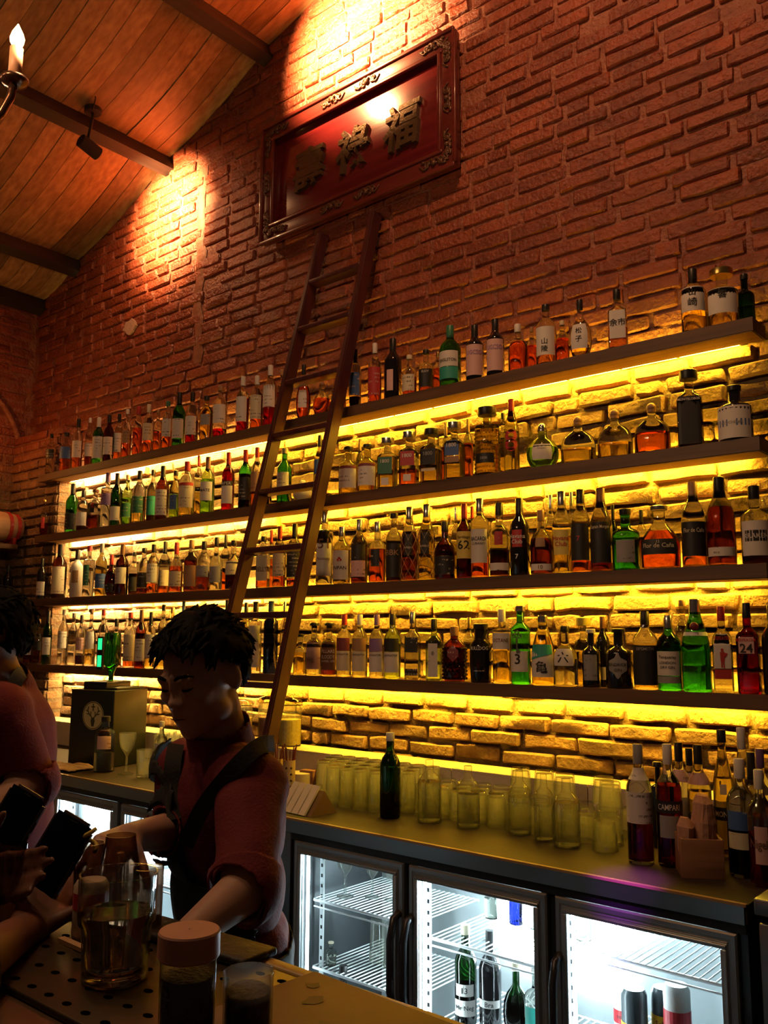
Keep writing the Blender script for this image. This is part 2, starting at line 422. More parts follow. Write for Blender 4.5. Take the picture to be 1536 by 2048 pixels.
def brick_score(b):
    px, py, dep = proj((b[0], 0, b[1]))
    if not (10 < px < 1526 and 10 < py < 2000): return -1
    hidden = 0
    if b[1] < 1.09: hidden = 1                                  # behind the glasses on the counter
    for zt in (1.401, 1.825, 2.247, 2.661):                     # behind a shelf board
        if zt - .09 < b[1] < zt + 0.02 and -5.6 < b[0] < -0.92: hidden = 1
    if -3.52 < b[0] < -2.25 and 3.78 < b[1] < 4.42: hidden = 1
    return (0.35 if hidden else 1.0) * b[2] * b[3] / dep ** 2
order = sorted(range(len(bricks)), key=lambda i: -brick_score(bricks[i]))
single = set(order[:300])
VAR = {}
for kind in ('low', 'up'):
    for v in range(14):
        m = MB(); brick_mesh(m, 0.224, 0.054, 0.0, 0.017 if kind == 'low' else 0.0080, 100 + v + (50 if kind == 'up' else 0))
        VAR[kind, v] = autosmooth(m.mesh('brick'), 0.7); VAR[kind, v].materials.append(M_BRICK)
rest = MB()
for i, (cx, cz, L, H, out, rough) in enumerate(bricks):
    if i in single:
        o = bpy.data.objects.new('brick', VAR['low' if rough > .010 else 'up', rb.randrange(14)]); col.objects.link(o); o.parent = wall_back
        o.location = (cx, -out, cz); o.scale = (L / 0.224, 1, H / 0.054); o.rotation_euler = (0, rb.uniform(-.012, .012), rb.uniform(-.02, .02))
    else: brick_mesh(rest, L, H, out, rough, i, cx, cz)
o = obj('brickwork', autosmooth(rest.mesh('brickwork'), 0.7), M_BRICK, wall_back); tag(o, kind='stuff')
# plaster seam and white plaster patch on the upper wall
M_PLASTER = mat('plaster_seam', (0.24, 0.085, 0.045), 0.6, bump=1.0, bscale=18, var=0.5)
M_PATCH = mat('plaster_patch', (0.42, 0.26, 0.19), 0.7, bump=0.5, bscale=30, var=0.2)
def ribbon(name, m_, pts, hw, y):
    b = MB(); k = len(pts)
    for i, (x, z) in enumerate(pts):
        for s, yy in ((-1, 0.008), (-0.6, y), (0.6, y), (1, 0.008)):
            b.v.append(Vector((x + s * hw * (0.7 + 0.6 * rb.random()), yy, z)))
    for i in range(k - 1):
        for j in range(3): b.f.append((i * 4 + j, i * 4 + j + 1, i * 4 + j + 5, i * 4 + j + 4))
    return obj(name, autosmooth(b.mesh(name), 1.2), m_, wall_back)
ribbon('plaster_seam', M_PLASTER, [(-4.18 + rb.uniform(-.015, .015), 3.2 + i * 0.07) for i in range(19)], 0.042, 0.002)
pp = onY(262, 655, 0)
b = MB(); ring = [(pp.x + 0.060 * math.cos(a) * (0.8 + .5 * rb.random()), pp.z + 0.045 * math.sin(a) * (0.8 + .5 * rb.random())) for a in [i * 2 * PI / 14 for i in range(14)]]
b.prism(ring, 'y', 0.01, -0.011); b.build('plaster_patch', M_PATCH, wall_back)

# ---- pier at the left end of the shelves
px0, px1, pyf = XL, -5.47, -0.115
pier = MB(); pier.bx(px0, px1, pyf + 0.012, 0.012, 0.9, 3.0)
pier_o = tag(pier.build('wall_pier', M_MORTAR), kind='structure', label='brick pier in shade at the left end of the shelves')
pm = MB(); zc = 0.93; row = 0
while zc < 3.0:
    x = px0 - (0.1 if row % 2 else 0)
    while x < px1 - 0.02:
        L = min(0.235, px1 - x)
        brick_mesh(pm, L - .014, COURSE - .014, rb.uniform(0, .012), .008, rb.random(), x + L / 2, zc, flip=lambda p: Vector((p.x, p.y + pyf, p.z)))
        x += L
    brick_mesh(pm, 0.12 - .012, COURSE - .014, rb.uniform(0, .008), .006, rb.random(), 0, zc, flip=lambda p: Vector((px1 - p.y, pyf / 2 + p.x, p.z)))
    zc += COURSE; row += 1
tag(obj('brickwork', autosmooth(pm.mesh('brickwork'), 0.7), M_BRICK, pier_o), kind='stuff')

# ---- left wall with a rounded arch ridge
wl = MB(); wl.bx(XL - 0.25, XL, -4.2, 0.25, -0.02, ceil_z(XL) + 0.05)
wall_left = tag(wl.build('wall_left', M_MORTAR), kind='structure', label='side wall of brick glowing orange at the left edge')
lm = MB(); zc = 1.0; row = 0
while zc < ceil_z(XL) - .05:
    y = -2.2 + (0.1 if row % 2 else 0)
    while y < -0.02:
        L = min(0.24, 0.0 - y)
        if L > .06: brick_mesh(lm, L - .014, COURSE - .013, rb.uniform(0, .012), .008, rb.random(), 0, zc, flip=lambda p, y=y, L=L: Vector((XL - p.y, y + L / 2 + p.x, p.z)))
        y += L
    zc += COURSE; row += 1
tag(obj('brickwork', autosmooth(lm.mesh('brickwork'), 0.7), M_BRICK, wall_left), kind='stuff')
arch = MB(); arch.tube([(XL + .012, -0.045 - 0.42 * (1 - math.cos(t)), 2.72 + 0.62 * math.sin(t)) for t in [i * PI / 2 / 14 for i in range(15)]], 0.022, 8)
arch.tube([(XL + .012, -0.045, 1.0), (XL + .012, -0.045, 2.72)], 0.022, 8)
arch.build('arch_moulding', M_MORTAR, wall_left, smooth=True)

# ---- floor
fl = MB(); fl.bx(XL, 3.0, -6.0, 0.0, -0.10, 0.0)
tag(fl.build('floor', mat('floor_tile', (0.03, 0.022, 0.018), 0.6, var=0.3, bscale=6)), kind='structure', label='dark floor of the bar')

# ---- sloping plank ceiling between purlins
PUR = [-6.06, -5.60, -4.55, -3.62, -2.66, -1.70, -0.74, 0.22, 1.18]
deck = MB()
x0, x1 = XL - .2, 1.2
deck.v = [Vector(p) for p in ((x0, .1, ceil_z(x0) + .02), (x1, .1, ceil_z(x1) + .02), (x1, -4.2, ceil_z(x1) + .02), (x0, -4.2, ceil_z(x0) + .02), (x0, .1, ceil_z(x0) + .06), (x1, .1, ceil_z(x1) + .06), (x1, -4.2, ceil_z(x1) + .06), (x0, -4.2, ceil_z(x0) + .06))]
deck.f = [(0, 1, 2, 3), (7, 6, 5, 4), (0, 4, 5, 1), (1, 5, 6, 2), (2, 6, 7, 3), (3, 7, 4, 0)]
ceiling = tag(deck.build('ceiling', M_BEAM), kind='structure', label='sloping plank ceiling crossed by dark beams')
for k in range(len(PUR) - 1):
    xa, xb = PUR[k], PUR[k + 1]
    if xa > -0.5: continue
    m = MB(); nseg = 8; wd = 0.106
    for i in range(nseg + 1):
        t = i / nseg; x = xa + (xb - xa) * t; sag = 0.045 * math.sin(PI * t)
        for yy, zz in ((0, 0), (-wd, 0), (-wd, 0.014), (0, 0.014)):
            edge = 0
            m.v.append(Vector((x, yy, ceil_z(x) - 0.028 - sag + zz)))
    for i in range(nseg):
        for j in range(4):
            a = i * 4 + j; c = i * 4 + (j + 1) % 4; m.f.append((a, c, c + 4, a + 4))
    m.f += [(0, 1, 2, 3), (nseg * 4 + 3, nseg * 4 + 2, nseg * 4 + 1, nseg * 4)]
    me = autosmooth(m.mesh('plank'), 0.6); me.materials.append(M_PLANK)
    n = 30 if xa < -2 else 18
    for i in range(n):
        o = bpy.data.objects.new('plank', me); col.objects.link(o); o.parent = ceiling
        o.location = (0, 0.004 - i * 0.1095, rb.uniform(-.005, .003)); 
names = {0: 'dark timber wall plate beam in the far upper left corner', 1: 'dark ceiling beam meeting the brick wall lowest, above the white plaster patch',
         2: 'dark ceiling beam running behind the candle lamp and past the black spotlight', 3: 'dark ceiling beam meeting the brick wall beside the brightest light pool'}
for i, x in enumerate(PUR[:-1]):
    b = MB(); z = ceil_z(x) - 0.035
    ang = math.atan(CS); rot = Matrix.Rotation(-ang, 3, 'Y')
    b.box((x, -2.03, z - 0.045), (0.080, 4.2, 0.115), rot)
    o = b.build('ceiling_beam', M_BEAM)
    tag(o, names.get(i, 'dark ceiling beam above the top edge of the picture, number %s from the wall sign' % ['', '', '', '', 'one', 'two', 'three', 'four'][i]), 'beam', 'ceiling beams')

# ================================================================== SHELVES
SX0, SX1 = -5.62, -0.912
SHELF_Z = {1: 2.661, 2: 2.247, 3: 1.825, 4: 1.401}
SH_T, SH_F, SH_B = 0.047, -0.180, -0.046
M_UNDERLIT = wood('underside_lit_tone', (0.24, 0.15, 0.07), (0.40, 0.26, 0.13), .6, 'X', 3)  # added pale panel; its colour carries the bounce light of the undersides
snames = {1: 'top', 2: 'second', 3: 'third', 4: 'lowest'}
for k, zt in SHELF_Z.items():
    t = thing('wall_shelf', 'long dark wooden bottle shelf lit from behind, %s of the four' % snames[k], 'shelf', ((SX0 + SX1) / 2, SH_F, zt - SH_T), group='bottle shelves on the brick wall')
    def loc(b): 
        off = t.location; b.v = [v - off for v in b.v]; return b
    bd = MB()
    bd.prism([(SX0, SH_F), (SX1, SH_F), (SX1, SH_B), (px1 + .004, SH_B), (px1 + .004, pyf - .012), (SX0, pyf - .012)], 'z', zt - SH_T, zt)
    loc(bd).build('board', M_SHELF, t)
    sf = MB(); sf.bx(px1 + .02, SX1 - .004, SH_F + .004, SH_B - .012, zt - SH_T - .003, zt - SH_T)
    loc(sf).build('lit_underside', M_UNDERLIT, t)
    for x in (-5.2, -4.3, -3.4, -2.5, -1.6, -1.0):
        rail = MB(); rail.bx(x - .012, x + .012, SH_B - .002, 0.004, zt - .034, zt - .014)
        loc(rail).build('wall_bracket', M_BLACKM, t)
    for nm, xa, xb, mm in (('led_strip', -5.42, -4.62, M_LEDW), ('led_strip', -4.62, -3.5, M_LEDB), ('led_strip', -3.5, -0.99, M_LED)):
        n = max(2, int((xb - xa) / 0.22)); s = MB()
        for i in range(n):
            a = xa + (xb - xa) * i / n; c = xa + (xb - xa) * (i + 1) / n - 0.012
            z0 = zt - SH_T - 0.001
            s.quad((a, SH_B + .001, z0 + .034), (c, SH_B + .001, z0 + .034), (c, SH_B + .001, z0 + .002), (a, SH_B + .001, z0 + .002))
            s.quad((a, SH_B + .001, z0 + .001), (c, SH_B + .001, z0 + .001), (c, SH_B - .010, z0 - .0005), (a, SH_B - .010, z0 - .0005))
        loc(s).build(nm, mm, t, fix=False)

# ================================================================== BACK COUNTER
CZ, CF = 0.92, -0.82
ctop = thing('worktop', 'long brown back-bar worktop with a steel front lip', 'worktop', (-3.2, CF, CZ - .05))
def rel(b, t):
    off = Vector(t.location); b.v = [v - off for v in b.v]; return b
rel(MB().bx(-5.6, -0.812, CF + .004, 0.0, CZ - 0.045, CZ), ctop).build('top_board', M_COUNTER, ctop)
rel(MB().bx(-5.6, -0.818, CF, CF + .004, CZ - 0.048, CZ - .003), ctop).build('steel_lip', M_STEEL, ctop)
rel(MB().bx(-5.6, -0.812, CF - .003, CF + .01, CZ - .004, CZ + .003), ctop).build('edge_trim', mat('edge_trim', (0.32, 0.20, 0.10), 0.3), ctop)
# tiled ledge at the foot of the wall
M_LEDGE = mat('ledge_tile', (0.74, 0.64, 0.44), 0.5, bump=0.08, bscale=90, var=0.12)
ledge = thing('tiled_ledge', 'pale tiled ledge along the foot of the brick wall behind the glasses', 'ledge', (-3.2, -0.2, CZ))
rel(MB().bx(-5.46, -0.95, -0.20, -0.034, CZ, 1.052), ledge).build('core', mat('grout', (0.20, 0.13, 0.07), 0.8), ledge)
tw = 0.30; x = -5.46; me = None
for tz in range(15):
    tl = MB(); x = -5.46 + tz * tw
    tl.bx(x - (-3.2) + .002, x - (-3.2) + tw - .002, -.006, .166, 1.052 - CZ, 1.061 - CZ)
    tl.build('tile', M_LEDGE, ledge)
    tf = MB(); tf.bx(x + 3.2 + .002, x + 3.2 + tw - .002, -.008, 0.0, .004, 1.051 - CZ); tf.build('tile', M_LEDGE, ledge)

# ================================================================== BOTTLES
GL = {'c': ('clear', (0.94, 0.95, 0.90)), 'y': ('pale yellow', (0.93, 0.90, 0.55)), 'l': ('pale green', (0.72, 0.88, 0.45)), 'g': ('green', (0.16, 0.55, 0.16)),
      'd': ('dark green', (0.05, 0.16, 0.05)), 'a': ('brown', (0.30, 0.11, 0.03)), 'k': ('black', None), 'b': ('dark blue', (0.03, 0.05, 0.22)),
      'r': ('red', (0.50, 0.03, 0.02)), 'w': ('white', None), 'f': ('clear', (0.96, 0.96, 0.92))}
LQ = {'A': ('amber', (0.95, 0.45, 0.08)), 'O': ('orange', (0.98, 0.40, 0.12)), 'R': ('red', (0.62, 0.05, 0.03)), 'B': ('brown', (0.42, 0.13, 0.03)),
      'Y': ('gold', (0.97, 0.86, 0.42)), 'W': ('clear', (0.97, 0.98, 0.95)), 'G': ('green', (0.55, 0.80, 0.22)), 'D': ('dark', (0.10, 0.03, 0.015)), 'P': ('pink', (0.97, 0.62, 0.40))}
CC = {'k': ('black', (0.014, 0.013, 0.013)), 'w': ('white', (0.66, 0.62, 0.58)), 'r': ('red', (0.42, 0.03, 0.03)), 's': ('silver', (0.62, 0.61, 0.62)), 'n': ('wooden', (0.34, 0.19, 0.09)),
      'g': ('green', (0.03, 0.16, 0.09)), 'p': ('purple', (0.16, 0.08, 0.22)), 'u': ('blue', (0.05, 0.12, 0.35)), 'o': ('gold', (0.62, 0.42, 0.12)), 't': ('teal', (0.03, 0.32, 0.26)),
      'c': ('cream', (0.62, 0.54, 0.38)), 'y': ('yellow', (0.70, 0.55, 0.12)), 'v': ('violet', (0.26, 0.15, 0.34)), 'e': ('grey', (0.28, 0.27, 0.27)), 'm': ('maroon', (0.20, 0.04, 0.05)), 'i': ('pink', (0.62, 0.38, 0.36)), 'b': ('brown', (0.16, 0.07, 0.04))}
def glass_of(c):
    if c == 'k': return mat('black_glass', (0.008, 0.007, 0.008), 0.06, coat=0.5)
    if c == 'w': return mat('white_glass', (0.68, 0.64, 0.58), 0.35)
    if c == 'f': return glass('glow_glass', GL[c][1], edge=2.6, glow_mix=0.035, ior=1.65)
    return bottle_glass('glass_' + GL[c][0].replace(' ', '_'), GL[c][1])
def cap_of(c):
    if c in 's': return mat('cap_silver', CC[c][1], 0.25, 1.0)
    if c == 'o': return mat('cap_gold', CC[c][1], 0.3, 1.0)
    return mat('cap_' + CC[c][0], CC[c][1], 0.4)
def paper(c, plain=False):
    """printed label: paper colour with rows of fine illegible print"""
    key = 'label_' + CC[c][0] + ('_plain' if plain else '')
    if key in MATS: return MATS[key]
    base = CC[c][1]; lum = sum(base) / 3
    inkc = (0.05, 0.035, 0.03) if lum > 0.2 else (0.45, 0.38, 0.28)
    m, nt, N, L = nodes_of(key); b = N['Principled BSDF']; b.inputs['Roughness'].default_value = 0.55
    tc = N.new('ShaderNodeTexCoord'); sp = N.new('ShaderNodeSeparateXYZ'); L.new(tc.outputs['Object'], sp.inputs[0])
    oi = N.new('ShaderNodeObjectInfo')
    w1 = N.new('ShaderNodeMath'); w1.operation = 'MULTIPLY'; w1.inputs[1].default_value = 330.0; L.new(sp.outputs['Z'], w1.inputs[0])
    sn = N.new('ShaderNodeMath'); sn.operation = 'SINE'; L.new(w1.outputs[0], sn.inputs[0])
    nz = N.new('ShaderNodeTexNoise'); nz.inputs['Scale'].default_value = 1.0
    mp = N.new('ShaderNodeMapping'); mp.inputs['Scale'].default_value = (320, 320, 52); L.new(tc.outputs['Object'], mp.inputs['Vector']); L.new(mp.outputs[0], nz.inputs['Vector'])
    n2 = N.new('ShaderNodeTexNoise'); n2.inputs['Scale'].default_value = 22.0; n2.noise_dimensions = '4D'; L.new(tc.outputs['Object'], n2.inputs['Vector'])
    w4 = N.new('ShaderNodeMath'); w4.operation = 'MULTIPLY'; w4.inputs[1].default_value = 30; L.new(oi.outputs['Random'], w4.inputs[0]); L.new(w4.outputs[0], n2.inputs['W'])
    g1 = N.new('ShaderNodeMath'); g1.operation = 'GREATER_THAN'; g1.inputs[1].default_value = 0.35; L.new(sn.outputs[0], g1.inputs[0])
    g2 = N.new('ShaderNodeMath'); g2.operation = 'GREATER_THAN'; g2.inputs[1].default_value = 0.5; L.new(nz.outputs['Fac'], g2.inputs[0])
    g3 = N.new('ShaderNodeMath'); g3.operation = 'GREATER_THAN'; g3.inputs[1].default_value = 0.55; L.new(n2.outputs['Fac'], g3.inputs[0])
    a = N.new('ShaderNodeMath'); a.operation = 'MULTIPLY'; L.new(g1.outputs[0], a.inputs[0]); L.new(g2.outputs[0], a.inputs[1])
    a2 = N.new('ShaderNodeMath'); a2.operation = 'MULTIPLY'; L.new(a.outputs[0], a2.inputs[0]); L.new(g3.outputs[0], a2.inputs[1])
    a3 = N.new('ShaderNodeMath'); a3.operation = 'MULTIPLY'; a3.inputs[1].default_value = 0.0 if plain else 0.75; L.new(a2.outputs[0], a3.inputs[0])
    mx = N.new('ShaderNodeMix'); mx.data_type = 'RGBA'; mx.inputs['A'].default_value = (*base, 1); mx.inputs['B'].default_value = (*inkc, 1)
    L.new(a3.outputs[0], mx.inputs['Factor']); L.new(mx.outputs['Result'], b.inputs['Base Color'])
    MATS[key] = m; return m

# body shapes: outline as (radius, height) fractions, then: square?, depth ratio, neck radius
def prof_of(shape):
    S = {
     'std': ([(.90, 0), (1, .02), (1, .60), (.97, .645), (.80, .70), (.50, .75), (.36, .79), (.34, .96)], 0, 1),
     'wine': ([(.92, 0), (1, .015), (1, .60), (.97, .645), (.78, .70), (.50, .75), (.38, .79), (.36, .98)], 0, 1),
     'slim': ([(.92, 0), (1, .015), (1, .52), (.94, .60), (.74, .69), (.50, .77), (.40, .83), (.38, .97)], 0, 1),
     'con': ([(.94, 0), (1, .02), (1, .44), (.90, .56), (.66, .70), (.46, .80), (.38, .87), (.36, .97)], 0, 1),
     'tall': ([(.92, 0), (1, .015), (1, .68), (.95, .72), (.62, .76), (.40, .79), (.38, .96)], 0, 1),
     'sq': ([(.94, 0), (1, .02), (1, .60), (.96, .64), (.72, .69), (.44, .72), (.38, .75), (.36, .93)], 1, .9),
     'dec': ([(.92, 0), (1, .02), (1, .46), (.95, .54), (.72, .62), (.40, .68), (.32, .73), (.31, .94)], 0, .8),
     'apo': ([(.94, 0), (1, .02), (1, .56), (.96, .61), (.80, .65), (.42, .69), (.36, .72), (.36, .94)], 0, .9),
     'bell': ([(.90, 0), (1, .03), (1, .30), (.97, .42), (.86, .53), (.62, .62), (.34, .68), (.24, .73), (.22, .86)], 0, .62),
     'globe': ([(.55, 0), (.80, .06), (.97, .20), (1, .32), (.93, .46), (.70, .58), (.38, .66), (.27, .70), (.26, .88)], 0, .7),
     'fan': ([(.60, 0), (.86, .10), (1, .26), (.96, .42), (.70, .56), (.36, .64), (.24, .70), (.24, .92)], 0, .5),
     'tri': ([(.94, 0), (1, .03), (1, .36), (.97, .44), (.70, .58), (.42, .68), (.30, .74), (.30, .92)], 0, .6),
     'cyl': ([(.94, 0), (1, .015), (1, .70), (.98, .72), (.70, .735), (.42, .745), (.38, .77), (.38, .93)], 0, 1),
     'bull': ([(.86, 0), (.92, .02), (1, .30), (1, .60), (.92, .66), (.62, .72), (.58, .76), (.58, .99)], 0, 1),
     'flask': ([(.80, 0), (.95, .08), (1, .30), (1, .55), (.90, .66), (.55, .74), (.32, .78), (.32, .94)], 0, .55),
    }
    return S[shape]
CAPS = {  # style: (height as part of the bottle, radius relative to the neck)
    's': (.10, 1.18), 'l': (.17, 1.10), 'c': (.07, 1.45), 'f': (.24, 1.06), 'b': (.17, 2.0), 'w': (.12, 2.05), 'd': (.06, 1.7)}
def rad_fn(sq):
    if not sq: return None
    def fn(a, z, n=7.0):
        return (abs(math.cos(a)) ** n + abs(math.sin(a)) ** n) ** (-1 / n)
    return fn
def make_bottle(root, h, r, shape, gcode, liq, lvl, cap, labels, texts, seg=20, special=None):
    prof, sq, sy = prof_of(shape)
    prof = [(p * r, z * h) for p, z in prof]
    neck = prof[-1][0]
    zsh = next(z for (p, z) in prof if p < .8 * r and z > .3 * h)
    base_fn = rad_fn(sq)
    def fn(a, z):
        if not base_fn: return 1.0
        k = base_fn(a, z)
        t = max(0.0, min(1.0, (z - zsh) / (0.06 * h) + 1)); return k * (1 - t) + t
    def rad_at(z):
        for (p0, z0), (p1, z1) in zip(prof, prof[1:]):
            if z0 <= z <= z1: return p0 + (p1 - p0) * (z - z0) / max(1e-9, z1 - z0)
        return prof[-1][0]
    b = MB(); b.lathe(prof, seg, fn=fn if sq else None, sy=sy, cap0=True, cap1=True)
    me = autosmooth(b.mesh('body'), 0.9); body = obj('body', me, glass_of(gcode), root)
    # heavy glass foot
    if liq != '-' and gcode not in 'kw':
        z0, z1 = 0.018 * h + .003, lvl * h
        zs = [z0] + [z for p, z in prof if z0 + .004 < z < z1 - .004] + [z1]
        lp = [(rad_at(z) * 0.93, z) for z in zs]; lp[0] = (lp[0][0] * .96, z0)
        l = MB(); l.lathe(lp, seg, fn=fn if sq else None, sy=sy)
        obj('liquid', autosmooth(l.mesh('liquid'), 0.9), liquid('liquid_' + LQ[liq][0], LQ[liq][1]), root)
    # cap
    st, cc = cap[0], cap[1]
    if st != '-':
        ch, cr = CAPS[st]; ch *= h; cr *= neck
        c = MB()
        if st == 'b':
            rb_ = ch * .55; c.lathe([(neck * 1.15, h - ch - .004), (neck * 1.2, h - ch + .004), (neck * .9, h - ch + .006)], 16); c.sphere((0, 0, h - rb_), (rb_, rb_, rb_), 14, 9)
        elif st == 'd':
            c.lathe([(neck * .9, h - ch - .012), (neck * .9, h - ch), (cr, h - ch), (cr, h - .004), (cr * .8, h)], 16)
        else:
            bt = .002; c.lathe([(cr * .97, h - ch), (cr, h - ch + bt), (cr, h - bt), (cr * .9, h)], 16)
        obj('cap', autosmooth(c.mesh('cap'), 0.7), cap_of(cc), root)
        if st == 'f':
            pass
    # labels: curved patches on the front (-y)
    lab_objs = []
    for (lc, za, zb, half) in labels:
        p = MB(); na, nz = 10, 3
        diamond = half < 0
        hw = math.radians(abs(half))
        for j in range(nz + 1):
            v = j / nz; z = (za + (zb - za) * v) * h
            rr = rad_at(z)
            for i in range(na + 1):
                u = i / na * 2 - 1
                if diamond: a_ = u * hw * (1 - abs(2 * v - 1)) if nz < 2 else u * hw * max(0.02, 1 - abs(2 * v - 1))
                else: a_ = u * hw
                a = -PI / 2 + a_; k = fn(a, z) if sq else 1
                p.v.append(Vector((math.cos(a) * (rr * k + .0012), math.sin(a) * (rr * k + .0012) * sy - (.0012 * (1 - sy)), z)))
        for j in range(nz):
            for i in range(na):
                a = j * (na + 1) + i; p.f.append((a, a + 1, a + na + 2, a + na + 1))
        lab_objs.append((p.build('label', paper(lc, plain=bool(texts)), root, smooth=not sq, fix=False), za, zb, lc))
    for (s, zf, hf, tc) in texts:
        vs, fs, dim = text_mesh(s, 0.012)
        z = zf * h; rr = rad_at(z); k = hf * h / dim[1]
        kx = k; maxw = rr * (1.75 if sq else 1.7)
        if dim[0] * kx > maxw: kx = maxw / dim[0]; k = min(k, kx * 1.5)
        t = MB()
        for v in vs:
            x, zz = v.x * kx, v.y * k + z
            if sq: t.v.append(Vector((x, -(rr * 1.0 * sy + .0026), zz)))
            else:
                a = -PI / 2 + x / rr; t.v.append(Vector((math.cos(a) * (rr + .0026), math.sin(a) * (rr + .0026) * sy - .0016 * (1 - sy), zz)))
        t.f = list(fs)
        par = root
        for (lo, za, zb, lc) in lab_objs:
            if za <= zf <= zb: par = lo
        t.build('lettering', ink(CC[tc][1]), par, fix=False)
    return body
def parse_labels(s):
    out = []
    if s == '-': return out
    for q in s.split('/'):
        c = q[0]; q = q[1:]; half = 62
        if '@' in q: q, hh = q.split('@'); half = float(hh)
        a, bb = q.split(','); out.append((c, float(a), float(bb), half))
    return out
ONES = ['', 'first', 'second', 'third', 'fourth', 'fifth', 'sixth', 'seventh', 'eighth', 'ninth', 'tenth', 'eleventh', 'twelfth', 'thirteenth', 'fourteenth', 'fifteenth', 'sixteenth', 'seventeenth', 'eighteenth', 'nineteenth']
TENS = {20: 'twent', 30: 'thirt', 40: 'fort', 50: 'fift', 60: 'sixt'}
def ordinal(n):
    if n < 20: return ONES[n]
    t, o = n // 10 * 10, n % 10
    return TENS[t] + ('ieth' if o == 0 else 'y-' + ONES[o])

